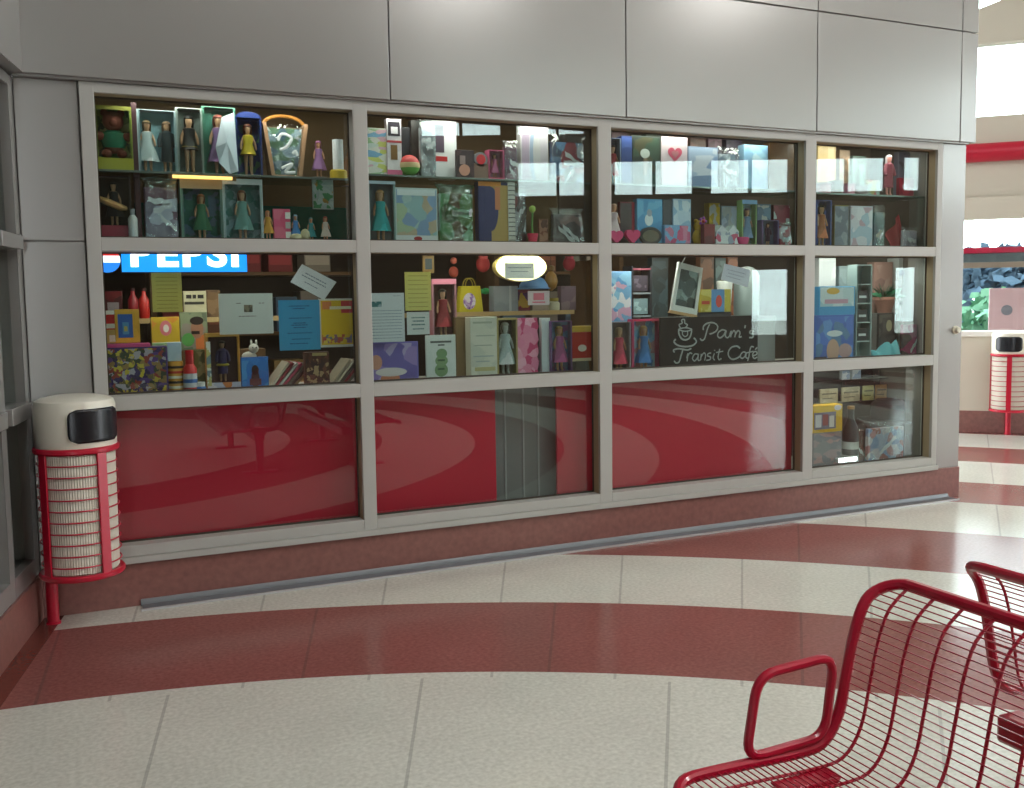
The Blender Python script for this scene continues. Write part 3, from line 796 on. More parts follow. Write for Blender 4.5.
window_box('doll_box', 'boxed doll', 'wide pale blue box holding a white and a dark coated doll', (139, 110, 176, 170), .19, S, .07, (165, 180, 185), (140, 175, 185), None, None,
           ({'c': (225, 228, 230), 'hair': (120, 90, 60)}, {'c': (48, 56, 62), 's': 'coat', 'hair': (150, 110, 80)}))
window_box('doll_box', 'boxed doll', 'narrow grey box with a dark doll wearing a gold belt', (178, 108, 202, 170), .19, S, .07, (160, 165, 160), (120, 125, 120), None, None, ({'c': (30, 26, 28), 'hair': (25, 18, 16), 's': 'short'},))
o = bpy.data.objects['doll_box.001']; MB().lathe([(.035, .135), (.042, .142), (.035, .15)], 16, (0, .03, 0), .8).build('belt', plain((190, 165, 60), .3), o)
window_box('doll_box', 'boxed doll', 'green box with a lilac doll, left of the ballerina box', (204, 107, 235, 170), .19, S, .07, (70, 120, 100), (60, 125, 105), None, None, ({'c': (150, 110, 160), 'hair': (150, 70, 60)},))
o, w_, h_ = start('cellophane_glare', 'wrapping', 'white reflection on crumpled cellophane, built as a triangle at the green doll box', (216, 112, 237, 168), .168, S)  # white reflection of the film, built as a solid pale sheet
m = MB()
rr_ = random.Random(3)
pts = [(-.02, .30), (.045, .33), (.055, .02), (.01, .003), (-.04, .06), (-.058, .14)]
cpt = [(0, .17)]
vs = [(x_, .006*math.sin(i*2.1), z_) for i, (x_, z_) in enumerate(pts)]+[(0, -.012, .17), (.03, .004, .2), (.01, .004, .09)]
vs2 = [(a, b+.006, c) for a, b, c in vs]
m.add(vs+vs2, [(i, (i+1) % 6, 6) for i in range(6)]+[(9+(i+1) % 6, 9+i, 15) for i in range(6)]+[(i, i+9, (i+1) % 6+9, (i+1) % 6) for i in range(6)])
m.build('sheet', mat('cellophane_glare_white', (215, 228, 240), .2, 0, .8), o, smooth=False)
o = window_box('doll_box', 'boxed doll', 'round topped blue box with a yellow ballerina doll', (237, 117, 261, 170), .19, S, .07, (28, 50, 110), (30, 52, 112), None, None, ({'c': (225, 190, 40), 'hair': (110, 50, 30), 's': 'short'},), pal=((24, 44, 104), (34, 60, 120), (60, 110, 90)))
w_ = o.children[0].dimensions.x/2; h_ = (at(249, 117, .19).z-S)
m = MB(); m.prism([(w_*math.cos(R(a)), h_+.028*math.sin(R(a))) for a in range(0, 181, 15)], 0, .07); m.build('lid', plain((24, 44, 104), .4), o)
# tapered basket
o, w_, h_ = start('gift_basket', 'basket', 'tapered tan gift basket with arched handle wrapped in clear film', (264, 123, 308, 171), .20, S); hw = w_/2
m = MB(); hb = hw*.66
for s in (1, -1): m.prism([(s*hb, 0), (s*hw, h_), (s*(hw-.02), h_), (s*(hb-.02), 0)], 0, .10)
m.box(-hb, hb, 0, .10, 0, .015); m.prism([(-hb, 0), (hb, 0), (hw-.005, h_-.01), (-hw+.005, h_-.01)], .09, .10)
m.build('basket', mat('tan_wicker', (182, 142, 110), .7, 0, .3, 0, .2, 90), o)
MB().tube([((hw-.012)*math.cos(R(a)), .05, h_-.01+.055*math.sin(R(a))) for a in range(0, 181, 12)], .010, 8).build('handle', plain((170, 112, 40), .6), o)
MB().prism([(-hb*.9, .01), (hb*.9, .01), (hw*.85, h_-.02), (-hw*.85, h_-.02)], .05, .085).build('contents', printed(((90, 130, 100), (150, 175, 190), (200, 205, 210), (80, 110, 130)), 22, 4), o, smooth=False)
MB().grid(lambda i, j: ((-1+2*i)*(hb+(hw-hb)*j)*.93, .012+.012*noise.noise(Vector((i*5, j*5, 2))), .004+j*(h_-.01)), 18, 18).build('film', M_bagfilm, o)
for q in (spline([(-.045, 0, .20), (-.02, 0, .235), (.03, 0, .215), (0, 0, .165), (-.035, 0, .15)], 5), spline([(-.03, 0, .05), (.03, 0, .075), (-.01, 0, .03), (.045, 0, .03)], 5), spline([(.035, 0, .13), (.05, 0, .145), (.06, 0, .12)], 5)):
    MB().tube([(p.x, -.004, p.z) for p in q], .008, 8, flat=.4).build('ribbon', plain((236, 240, 244), .3), o)
figurine('doll_figurine', 'figurine', 'small lilac fairy figurine right of the gift basket', (309, 140, 328, 171), .24, S, (165, 120, 175), (190, 120, 170), base=(120, 110, 110))
turned('candle', 'candle', 'tall white candle in a shallow yellow holder at the end of the top shelf', (330, 140, 346, 172), .20, S, [('holder', (210, 180, 50), .4, [(1, 0), (1, .2), (.85, .24), (.5, .2)]), ('wax', (232, 236, 240), .5, [(.62, .18), (.62, 1), (.1, 1.0)]), ('wick', (40, 30, 25), .8, [(.08, .99), (.05, 1.05)])])
o, w_, h_ = start('wooden_easel', 'easel', 'tan wooden triangle leaning on the brown board above the candle', (332, 113, 352, 160), .45, S)
MB().prism([(-.05, 0), (.08, 0), (.08, .30)], 0, .03).build('panel', mat('orange_wood', (150, 100, 52), .6, 0, .3, 0, .15, 20), o, bevel=.003)
MB().box(-.05, .08, .03, .08, 0, .02).build('foot', M_wood, o)
# lower row of the first top pane
S = ZB1
window_box('doll_box', 'boxed doll', 'dark box with a dark skirted doll and orange scarf, below the bear box', (99, 176, 130, 240), .19, S, .08, (52, 36, 36), (44, 34, 34), (150, 50, 70), None, ({'c': (34, 34, 40), 'hair': (30, 20, 18)},), .22)
o = bpy.data.objects['doll_box.004']; MB().tube([(-.075, .02, .21), (-.03, .012, .19), (.03, .012, .165), (.06, .02, .16)], [.012, .018, .018, .01], 8).build('scarf', plain((205, 150, 95), .6), o)
turned('bottle', 'bottle', 'little white bottle beside the maroon upright', (129, 209, 137, 240), .165, S, [('body', (200, 205, 202), .3, [(.9, 0), (1, .05), (1, .68), (.5, .8)]), ('cap', (150, 155, 160), .3, [(.5, .8), (.5, 1), (.1, 1)])])
film_bag('gift_bag', 'gift bag', 'white cellophane gift bag with diagonal creases under the two doll box', (142, 177, 181, 240), .18, S, .07, None, ((205, 208, 225), (180, 190, 205), (150, 140, 160), (120, 80, 100)), 12, .92, 3)
window_box('doll_box', 'boxed doll', 'clear teal box with an orange haired doll under the shelf lamp', (182, 179, 222, 240), .19, S, .07, (120, 150, 140), (40, 110, 100), None, (160, 140, 110), ({'c': (70, 130, 95), 'hair': (190, 105, 60)},), th=.16, pal=((38, 105, 98), (50, 118, 108), (90, 120, 150)))
window_box('doll_box', 'boxed doll', 'pale white edged teal box left of the pink panel', (224, 179, 262, 240), .19, S, .07, (205, 215, 220), (70, 130, 125), None, (200, 208, 214), ({'c': (130, 175, 170), 'hair': (140, 90, 70)},), pal=((70, 130, 125), (150, 180, 190), (110, 150, 155)))
figurine('doll_figurine', 'figurine', 'little orange figurine beside the pale teal box', (262, 210, 274, 240), .20, S, (205, 150, 60), (200, 120, 80), base=(170, 180, 60))
o = carton('photo_card', 'card', 'pink wavy edged card with white tiles', (274, 209, 290, 240), .21, S, .02, (225, 90, 130), ((230, 100, 140), (235, 120, 150), (225, 90, 130)), 14, ((.1, .3, .7, 1, (235, 235, 230)), (.4, .6, .7, 1, (200, 200, 200)), (.7, .9, .7, 1, (235, 235, 230))))
figurine('doll_figurine', 'figurine', 'tiny light blue figurine in front of the green cloth', (291, 214, 300, 240), .24, S, (70, 140, 210), (150, 200, 230))
o, w_, h_ = start('toy_shoes', 'toy', 'cream toy shoe on the display board in front of the green cloth', (291, 226, 312, 240), .19, S)
m = MB(); m.ball((-.03, 0, .022), .022, 12, (1.7, 1, .95)); m.ball((.02, 0, .035), .03, 12, (.9, .9, 1.15)); m.build('upper', plain((222, 212, 176), .6), o)
MB().box(-.068, .05, -.02, .02, 0, .006).build('sole', plain((60, 60, 55), .6), o, bevel=.003)
figurine('doll_figurine', 'figurine', 'thin teal figurine just right of the cream toy shoe', (307, 217, 315, 240), .25, S, (50, 150, 160), (90, 150, 160))
figurine('doll_figurine', 'figurine', 'tiny figurine in a white and red dress, last before the pane edge', (319, 216, 332, 240), .21, S, (225, 205, 200), (170, 60, 50))
carton('hanging_card', 'card', 'white card with coloured dots hung high in front of the brown board', (313, 179, 333, 209), .40, None, .012, (205, 212, 214), ((205, 214, 215), (190, 200, 205), (200, 150, 80), (210, 220, 222), (90, 160, 110)), 26)
o = bpy.data.objects['hanging_card']; MB().box(-.002, .002, .004, .008, .13, 2.2215-o.location.z).build('hanger', plain((120, 120, 120), .5), o)

# ---- first middle pane
S = ZB2
W1 = 1.466
carton('book', 'book', 'dark red box with a grey label on the wooden shelf, below the round badge', (104, 291, 122, 313), .56, W1, .06, (90, 20, 28), ((96, 20, 28), (70, 20, 26), (110, 30, 34)), 20, ((.25, .6, .2, .8, (150, 140, 145)),))
for (a, b, c, lb) in ((128, 138, (150, 30, 40), 'dark red bottle on the wooden shelf, left of the yellow notice'), (139, 149, (196, 40, 34), 'bright red bottle on the wooden shelf, half behind the yellow notice')):
    turned('bottle', 'bottle', lb, (a, 288, b, 313), .56, W1, [('body', c, .35, [(.8, 0), (.95, .04), (.95, .62), (.4, .78), (.38, .9)]), ('cap', (60, 24, 24), .4, [(.45, .9), (.45, 1), (.1, 1)])])
carton('book', 'book', 'cream booklet with dark lettering on the wooden shelf, right of the yellow notice', (184, 291, 206, 313), .56, W1, .02, (200, 192, 160), ((205, 198, 165), (200, 192, 158)), 10, ((.72, .86, .12, .35, (40, 36, 34)), (.72, .86, .4, .55, (40, 36, 34)), (.72, .86, .62, .88, (40, 36, 34)), (.5, .6, .05, .9, (60, 56, 50))))
carton('box', 'box', 'brown carton on the wooden shelf above the tall orange doll box', (207, 290, 220, 313), .58, W1, .06, (110, 84, 60), ((120, 92, 64), (96, 72, 54), (140, 110, 80)), 16)
o = carton('framed_picture', 'picture frame', 'yellow picture frame with a blue picture, on top of the purple box', (116, 312, 139, 346), .20, None, .025, (206, 156, 40), ((206, 156, 40), (214, 164, 46)), 10, ((.16, .86, .12, .72, (44, 90, 165)), (.26, .62, .3, .56, (80, 140, 180)), (.35, .5, .36, .5, (170, 160, 90))))
MB().box(-.02, .02, .025, .05, 0, .10).build('strut', M_wood, o)
carton('spice_box', 'box', 'small red and cream packet left of the yellow picture frame', (106, 313, 117, 346), .21, None, .03, (190, 40, 44), ((190, 40, 44), (200, 46, 46)), 10, ((.46, .6, 0, 1, (225, 220, 205)), (.0, .42, 0, 1, (190, 160, 90)), (.05, .25, .3, .9, (225, 215, 190)), (.88, 1, 0, 1, (225, 222, 210))))
o = carton('board_game', 'board game', 'large purple game box with busy coloured pattern in the lower left of the window', (107, 347, 167, 399), .165, S, .10, (70, 44, 110), ((60, 44, 100), (150, 120, 70), (110, 100, 60), (90, 60, 130), (200, 180, 60), (150, 60, 50), (60, 70, 50), (170, 165, 175), (50, 36, 80)), 44)
o.children[0].name = 'box'
x_, w_, z_, h_ = frame_of((107, 346.5, 149, 352), .165, None)
MB().box(-.165, .07, -.003, .10, o.children[0].dimensions.z, o.children[0].dimensions.z+.018).build('lid_edge', plain((200, 70, 130), .4), o, bevel=.002)
for n_ in ('framed_picture', 'spice_box'):
    q = bpy.data.objects[n_]; q.location.z = S+o.children[0].dimensions.z+.021
carton('toy_pack', 'toy', 'yellow toy pack with a pink flower and black strip on the riser', (152, 317, 179, 345), .40, 1.288, .04, (214, 176, 50), ((214, 180, 50), (205, 170, 46), (224, 150, 60)), 12, ((.45, .9, .3, .72, (220, 120, 130, 1)), (.55, .78, .42, .62, (235, 225, 215, 1)), (.05, .2, 0, 1, (30, 30, 30)), (.2, .26, 0, 1, (230, 230, 220))))
o = carton('picture_book', 'book', 'picture book with a dark haired face, green leaf and orange corner', (181, 312, 207, 350), .42, 1.288, .02, (130, 140, 110), ((120, 135, 105), (140, 150, 120), (110, 120, 100), (150, 140, 130)), 14, ((.02, .4, .55, .98, (215, 120, 60)), (.1, .45, .05, .5, (90, 160, 80, 1)), (.3, .8, .38, .84, (170, 120, 95, 1)), (.66, .88, .36, .86, (50, 40, 36, 1)), (.42, .5, .4, .7, (50, 36, 30))))
carton('greeting_card', 'card', 'green card in front of the riser, left of the pale blue packet', (153, 343, 168, 362), .375, S, .012, (130, 165, 120), ((150, 185, 140), (120, 160, 110), (190, 205, 170)), 20)
carton('packet', 'box', 'pale blue packet standing on the striped tins', (167, 343, 180, 362), .23, None, .03, (190, 208, 220), ((195, 212, 224), (185, 204, 218)), 12)
x_ = None
o, w_, h_ = start('striped_tin', 'tin', 'yellow and red striped tin between the purple box and the red bottle', (168.5, 361, 183, 396), .20, S)
MB().lathe([(w_/2*.97, 0), (w_/2, .006), (w_/2, h_-.006), (w_/2*.95, h_), (0, h_)], 24).build('body', plain((214, 160, 60), .35), o)
for i, c in enumerate([(190, 50, 40), (235, 228, 210), (40, 36, 34), (235, 228, 210), (190, 50, 40), (50, 40, 36)]):
    z = h_*(.1+.14*i); MB().lathe([(w_/2+.0005, z), (w_/2+.001, z+.003), (w_/2+.001, z+h_*.06), (w_/2+.0005, z+h_*.07)], 24).build('stripe', plain(c, .35), o)
pk = bpy.data.objects['packet']; pk.location.z = S+h_+.001; pk.location.y = .175
turned('bottle', 'bottle', 'red capped bottle with a blue and white label at the front of the lower shelf', (184, 350, 196, 396), .165, S, [('body', (200, 40, 44), .3, [(.9, 0), (1, .03), (1, .6), (.6, .7)]), ('label', (205, 205, 210), .4, [(1.0, .2), (1.02, .2), (1.02, .5), (1.0, .5)]), ('label_band', (70, 110, 180), .4, [(1.02, .3), (1.04, .3), (1.04, .38), (1.02, .38)]), ('cap', (190, 24, 34), .3, [(.62, .7), (.62, 1), (.1, 1)])])
carton('card_pack', 'card', 'olive green patterned card pack behind the red capped bottle', (191, 350, 206, 394), .23, S, .02, (110, 110, 60), ((110, 112, 64), (130, 124, 70), (90, 96, 60), (150, 90, 110), (160, 150, 100)), 30)
turned('jar', 'jar', 'tiny blue and white jar in front of the olive card pack', (195, 382, 206, 396), .165, S, [('body', (70, 120, 190), .3, [(.9, 0), (1, .1), (1, .6), (.8, .7)]), ('lid', (225, 225, 222), .4, [(.85, .7), (.85, 1), (.1, 1)])])
window_box('doll_box', 'boxed doll', 'tall orange and white box with a purple robed doll and gold belt', (208, 333, 239, 396), .17, S, .07, (226, 150, 60), (88, 40, 50), ((225, 215, 225), (215, 130, 70), (190, 190, 215)), (222, 170, 80), ({'c': (62, 44, 96), 'hair': (50, 24, 20), 's': 'coat'},), .2, .06)
o = bpy.data.objects['doll_box.007']; MB().lathe([(.028, .155), (.036, .16), (.028, .168)], 14, (0, .03, 0), .8).build('belt', plain((210, 180, 60), .3), o)
MB().box(-.088, -.066, -.004, -.001, .05, .29).build('side_print', printed(((235, 232, 225), (120, 140, 150), (235, 230, 220), (200, 190, 120)), 40, 2), o, smooth=False)
carton('framed_picture', 'picture frame', 'blue framed picture of a small brown figure at the front of the shelf', (242, 357, 268, 394), .165, S, .02, (48, 110, 190), ((58, 130, 210), (50, 120, 200), (80, 150, 215)), 14, ((.14, .66, .36, .66, (90, 60, 60, 1)), (.5, .78, .38, .64, (60, 36, 34, 1)), (.22, .4, .3, .72, (120, 70, 70))))
o, w_, h_ = start('plush_toy', 'soft toy', 'white crumpled soft toy peeking over the blue framed picture', (241, 341, 260, 362), .33, None)
o.location.z = 1.20
m = MB(); m.ball((0, 0, .03), .035, 14, (1.2, .8, .8)); m.ball((.025, -.01, .075), .028, 14); m.ball((.012, -.01, .108), .011, 10, (.6, .6, 1.6)); m.ball((.04, -.01, .106), .011, 10, (.6, .6, 1.6)); m.build('body', plain((200, 200, 192), .9), o)
m = MB(); m.ball((.016, -.036, .08), .004, 8); m.ball((.036, -.036, .08), .004, 8); m.build('eye', M_black, o)
carton('carton_stack', 'box', 'dark carton behind the blue framed picture carrying the white soft toy', (240, 362, 262, 394), .30, S, .07, (62, 46, 40), ((66, 50, 42), (56, 42, 38)), 10)
q = bpy.data.objects['carton_stack']; o.location = (q.location.x, .335, S+q.children[0].dimensions.z+.0)
# leaning magazines
cols_ = [(200, 190, 170), (150, 60, 70), (205, 205, 200), (190, 90, 110), (120, 110, 100), (210, 190, 190), (90, 80, 74), (150, 130, 90), (170, 160, 140)]
cn = ['cream', 'dark red', 'white', 'pink', 'grey', 'blush white', 'charcoal', 'tan', 'stone']
def leaning(xa, n, px_base, zt, lbl, order, Y=.24):
    base = at(px_base, 382, Y).x
    for i in range(n):
        c = cols_[order[i]]
        th = R(38+1.2*i); t = .011
        o = empty('magazine', (base+i*.021, Y, S), cn[order[i]]+' magazine leaning to the right '+lbl, 'magazine', 'magazines leaning in the window')
        ca, sa = math.cos(th), math.sin(th); L_ = zt
        T = lambda v: (v[0]*ca+v[2]*sa, v[1], -v[0]*sa+v[2]*ca+.009)
        MB().box(0, t, 0, .18, 0, L_, T).build('pages', plain((215, 208, 190), .7), o, bevel=.001)
        g = MB(); g.box(-.001, 0, -.001, .181, 0, L_+.001, T); g.box(t, t+.001, -.001, .181, 0, L_+.001, T); g.box(-.001, t+.001, -.003, -.0005, 0, L_, T)
        g.build('cover', plain(c, .4), o)
leaning(0, 7, 268, .19, 'between the blue framed picture and the polka box', [0, 1, 2, 3, 4, 6, 7])
leaning(0, 6, 330, .19, 'right of the polka box under the yellow poster', [8, 0, 6, 1, 4, 5], .26)
carton('box', 'box', 'brown polka dot box between the two rows of leaning magazines', (306, 352, 329, 392), .17, S, .05, (96, 60, 52), ((100, 60, 50), (84, 52, 46), (190, 160, 120), (120, 74, 60), (70, 44, 50)), 40, ((.02, .14, .05, .3, (215, 210, 205)), (.9, .98, .3, .9, (200, 180, 120))))

LN = lambda n, a=.12, b=.88, y0=.12, y1=.9, t=.022: [(y0+(y1-y0)*i/(n-1), a, b, t) for i in range(n)]
notice('paper_notice', 'notice', 'yellow paper notice taped under the lit blue sign', (152, 272.5, 182, 312), (226, 214, 120), lines=LN(9, .15, .85, .12, .9, .016), ink=(160, 150, 70))
notice('paper_notice', 'notice', 'white landscape notice with a small round emblem in the middle', (219, 293.5, 273, 334), (232, 236, 234), lines=[(.24, .32, .42, .02), (.24, .74, .84, .02), (.56, .36, .68, .022)], pics=((.46, .62, .28, .46, ((70, 66, 60), (150, 140, 120), (110, 100, 90))),), ink=(150, 140, 140))
notice('paper_notice', 'notice', 'bright blue paper notice beside the yellow poster', (279, 300, 320, 350), (74, 178, 226), Y=.119, lines=[(.12, .25, .75, .02), (.17, .35, .65, .02), (.36, .25, .8, .02), (.46, .35, .65, .02), (.5, .3, .7, .02), (.55, .35, .65, .02), (.66, .2, .8, .02), (.78, .3, .75, .02), (.87, .25, .7, .02)], ink=(40, 110, 160))
notice('poster', 'poster', 'yellow poster with red patches and white border', (319, 298.5, 355, 347), (222, 222, 214), Y=.123, pics=((.06, .97, .04, .95, (232, 190, 24)), (.62, .96, .05, .3, (212, 60, 66)), (.1, .35, .06, .22, (222, 130, 70)), (.3, .9, .16, .22, (235, 225, 190)), (.08, .9, .74, .92, ((226, 190, 50), (190, 90, 70), (150, 110, 130), (230, 200, 90), (120, 130, 140)))))
notice('paper_notice', 'notice', 'white card taped at a steep tilt above the blue notice', None, (232, 236, 240), corners=((302, 264), (336.5, 282), (324, 300), (290.5, 282)), lines=[(.3, .2, .8, .05), (.45, .15, .85, .05), (.68, .3, .7, .04)], ink=(140, 150, 165))

# lit soft drink sign, cut off by the transom as in the photograph
o, w_, h_ = start('lit_sign', 'sign', 'glowing blue shop sign with white letters at the top of the first middle pane', (122, 239, 246, 272), .112, None); hw = w_/2
MB().box(-hw-.003, hw+.003, .003, .042, -.003, h_+.003).build('housing', M_black, o, bevel=.004)
MB().box(-hw, hw, 0, .003, 0, h_).build('face', glow('sign_blue', (24, 140, 240), 1.8), o)
cu = bpy.data.curves.new('letters', 'FONT'); cu.body = 'PEPSI'; cu.size = .188; cu.extrude = .002; cu.offset = .006; cu.align_x = 'CENTER'; cu.space_character = 1.12
lt = bpy.data.objects.new('letters', cu); col.objects.link(lt); bpy.context.view_layer.update()
lm = bpy.data.meshes.new_from_object(lt); bpy.data.objects.remove(lt); wl = max(v.co.x for v in lm.vertices)-min(v.co.x for v in lm.vertices); xm = max(v.co.x for v in lm.vertices)+min(v.co.x for v in lm.vertices)
lo = bpy.data.objects.new('letters', lm); col.objects.link(lo); lo.parent = o; lo.rotation_euler.x = math.pi/2
fx = w_*.86/wl; lo.scale = (fx, 1, 1); lo.location = (-xm/2*fx, -.003, .032); lm.materials.clear(); lm.materials.append(glow('sign_white', (255, 240, 250), 3.5))
o, w_, h_ = start('lit_badge', 'sign', 'glowing round red, white and blue badge left of the lit blue sign', (98, 250, 116, 272.5), .112, None); r_ = .062
o.location.z = at(108, 272.5, .112).z; o.location.x = at(107.5, 265, .112).x
MB().tube([(0, .003, r_), (0, .042, r_)], r_+.003, 30).build('housing', M_black, o)
def disc(z0, z1): 
    n = 20; out = []
    a0, a1 = math.asin(max(-1, (z0-r_)/r_)), math.asin(min(1, (z1-r_)/r_))
    for i in range(n+1): a = a0+(a1-a0)*i/n; out.append((r_*math.cos(a), r_+r_*math.sin(a)))
    for i in range(n+1): a = a1+(a0-a1)*i/n; out.append((-r_*math.cos(a), r_+r_*math.sin(a)))
    return out
MB().prism(disc(0, .05), 0, .003).build('lower_field', glow('badge_blue', (40, 130, 240), 1.5), o)
MB().prism(disc(.05, .085), 0, .003).build('middle_field', glow('badge_white', (245, 245, 255), 1.8), o)
MB().prism(disc(.085, .124), 0, .003).build('upper_field', glow('badge_red', (215, 40, 40), 1.4), o)

# ---- second middle pane
S = ZB2
notice('paper_notice', 'notice', 'white letter with a small teal picture at the left edge of the second middle pane', (369, 293, 404.5, 342), (226, 233, 238), Y=.118, lines=LN(10, .08, .92, .36, .92, .014)+[(.06, .7, .9, .012)], ink=(150, 165, 180), pics=((.0, .36, .17, .28, ((60, 120, 125), (110, 140, 150), (160, 180, 190))),))
notice('paper_notice', 'notice', 'pale yellow notice beside the white letter with the teal picture', (405, 272, 431, 310.5), (230, 224, 136), Y=.118, lines=LN(8, .12, .88, .1, .9, .018), ink=(170, 160, 90))
notice('paper_notice', 'notice', 'small white card below the pale yellow notice', (407, 312, 429.5, 334.5), (228, 234, 234), Y=.118, lines=[(.25, .2, .8, .05), (.4, .25, .75, .06), (.56, .2, .8, .06), (.75, .25, .75, .05)], ink=(90, 130, 135))
carton('picture_print', 'picture', 'purple pastel picture below the white letter', (371, 342, 418, 386), .165, S, .02, (120, 110, 190), ((150, 130, 190), (120, 110, 180), (170, 160, 200), (110, 100, 170)), 12, ((.38, .72, .0, .24, (195, 140, 120, 1)), (.05, .3, .2, .6, (200, 130, 100, 1)), (.22, .42, .1, .75, (215, 205, 205, 1)), (0, .05, 0, 1, (90, 100, 200))))
carton('greeting_card', 'card', 'white card with a green stacked oval figure', (426.5, 335, 455.5, 380), .165, S, .012, (214, 220, 218), ((216, 222, 220), (210, 218, 216)), 8, ((.14, .42, .28, .72, (120, 150, 110, 1)), (.36, .58, .3, .72, (128, 156, 116, 1)), (.52, .72, .34, .7, (120, 152, 112, 1)), (.84, .88, .15, .85, (90, 95, 95)), (.78, .81, .4, .62, (90, 95, 95)), (.28, .32, .38, .6, (70, 100, 70)), (.46, .5, .38, .62, (70, 100, 70))))
window_box('doll_box', 'boxed doll', 'dusty pink box with a red dressed doll, right of the pale yellow notice', (433, 279, 456, 336), .30, S+.0, .06, (190, 130, 140), (120, 70, 70), (215, 205, 205), (210, 130, 150), ({'c': (150, 40, 50), 'hair': (60, 40, 36)},), .44, .05)
S2 = 1.466
o, w_, h_ = start('shopping_bag', 'bag', 'yellow bag printed with purple flowers on the wooden shelf', (459, 286, 483, 315), .56, S2); hw = w_/2
MB().prism([(-hw, 0), (hw, 0), (hw*.78, h_), (-hw*.78, h_)], 0, .06).build('body', plain((200, 185, 30), .5), o, bevel=.003)
MB().prism([(-hw*.25+hw*.5*math.cos(R(a))+.01, h_*.42+h_*.32*math.sin(R(a))) for a in range(0, 360, 24)], -.0015, 0).build('cover_print', printed(((150, 110, 180), (190, 160, 205), (120, 80, 150), (225, 215, 225)), 45, 5), o, smooth=False)
for y in (.008, .052): MB().tube([(hw*.4*math.cos(R(a)), y, h_+.05*math.sin(R(a))) for a in range(0, 181, 15)], .003, 6).build('handle', plain((170, 150, 40), .5), o)
o, w_, h_ = start('ribbon_bow', 'bow', 'bright green bow above the flowered yellow bag', (467, 277, 494, 288), .645, None)
o.location.z = 1.60
m = MB(); m.ball((-.035, 0, .0), .03, 12, (1.2, .5, .7)); m.ball((.035, 0, .0), .03, 12, (1.2, .5, .7)); m.build('loop', plain((40, 165, 90), .4), o)
MB().ball((0, -.006, 0), .016, 10).build('knot', plain((40, 165, 90), .4), o)
m = MB(); m.tube([(-.01, .01, 0), (-.012, .02, -.10), (-.004, .03, -.13)], .006, 6); m.build('stem', plain((60, 120, 70), .5), o)
carton('gift_box', 'box', 'silver grey gift box on the wooden shelf under the glowing oval lamp', (494, 286, 518, 315), .56, S2, .08, (150, 158, 165), ((150, 158, 165), (160, 168, 174), (140, 150, 150)), 8, ((.0, 1, .62, .72, (190, 195, 200)),))
carton('toy_pack', 'toy', 'purple and yellow toy pack just right of the silver gift box', (518, 289, 530, 315), .57, S2, .04, (96, 50, 90), ((96, 46, 96), (190, 150, 50), (150, 60, 80)), 20)
turned('jar', 'jar', 'small cream jar on the wooden shelf right of the pink sticker', (549, 298, 559, 316), .56, S2, [('body', (190, 190, 165), .3, [(.8, 0), (1, .06), (1, .6), (.7, .75)]), ('lid', (165, 150, 70), .4, [(.8, .75), (.8, 1), (.1, 1)])])
carton('box', 'box', 'mauve carton at the right end of the wooden shelf beside the cream jar', (561, 286, 576, 316), .58, S2, .05, (120, 100, 110), ((120, 100, 112), (140, 120, 126), (104, 88, 100)), 14)
o = turned('blue_dome', 'hat', 'pale blue dome hat hanging under the glowing oval lamp', (520, 276, 547, 289), .48, None, [('crown', (90, 140, 190), .5, [(1, 0), (.95, .3), (.7, .75), (.3, .98), (0, 1)]), ('brim', (80, 128, 180), .5, [(1, -.02), (1.12, .0), (1.12, .06), (1, .1)])])
o.name = 'sun_hat'
turned('ornament', 'ornament', 'gold brown hanging ornament right of the glowing oval lamp', (545, 265, 557, 291), .50, None, [('bulb', (150, 110, 50), .35, [(.1, 0), (.7, .12), (1, .35), (.8, .6), (.3, .75)]), ('top', (120, 90, 44), .35, [(.3, .75), (.55, .8), (.55, .95), (.1, 1)])])
o = bpy.data.objects['ornament']; MB().tube([(0, 0, at(551, 265, .50).z-o.location.z-.004), (0, 0, 1.8515-o.location.z)], .002, 6).build('cord', plain((60, 50, 40), .8), o)
for (bx, c, lb) in (((448, 257, 459, 282), (170, 70, 50), 'rust red hanging toy above the dusty pink doll box'), ((475, 254, 491, 271), (190, 60, 60), 'red hanging toy above the green bow'), ((562, 254, 576, 270), (170, 40, 60), 'crimson hanging toy near the right edge of the second middle pane')):
    o, w_, h_ = start('hanging_toy', 'toy', lb, bx, .62, None)
    MB().ball((0, 0, h_*.4), w_*.42, 12, (1, .8, 1.1)).build('body', plain(c, .6), o)
    MB().ball((0, -.005, h_*.85), w_*.28, 12).build('head', plain(tuple(min(255, x+40) for x in c), .6), o)
    MB().tube([(0, 0, h_*1.05), (0, 0, 1.852-o.location.z)], .002, 6).build('cord', plain((60, 50, 40), .8), o)
carton('framed_picture', 'picture frame', 'gold picture frame hung above the pale yellow notice', (423, 255, 434, 273), .62, None, .015, (160, 125, 50), ((160, 125, 50), (150, 116, 46)), 10, ((.2, .8, .2, .8, (60, 80, 80)),))
o = bpy.data.objects['framed_picture.002']; h_ = o.children[0].dimensions.z; MB().tube([(0, .008, h_), (0, .008, 1.852-o.location.z)], .002, 6).build('cord', plain((60, 50, 40), .8), o)
carton('box', 'box', 'brown kraft box edge left of the tall cream box', (457, 317, 471, 380), .26, S, .06, (120, 98, 66), ((120, 98, 66), (130, 108, 76), (110, 88, 58)), 9, stretch=(1, 1, .3))
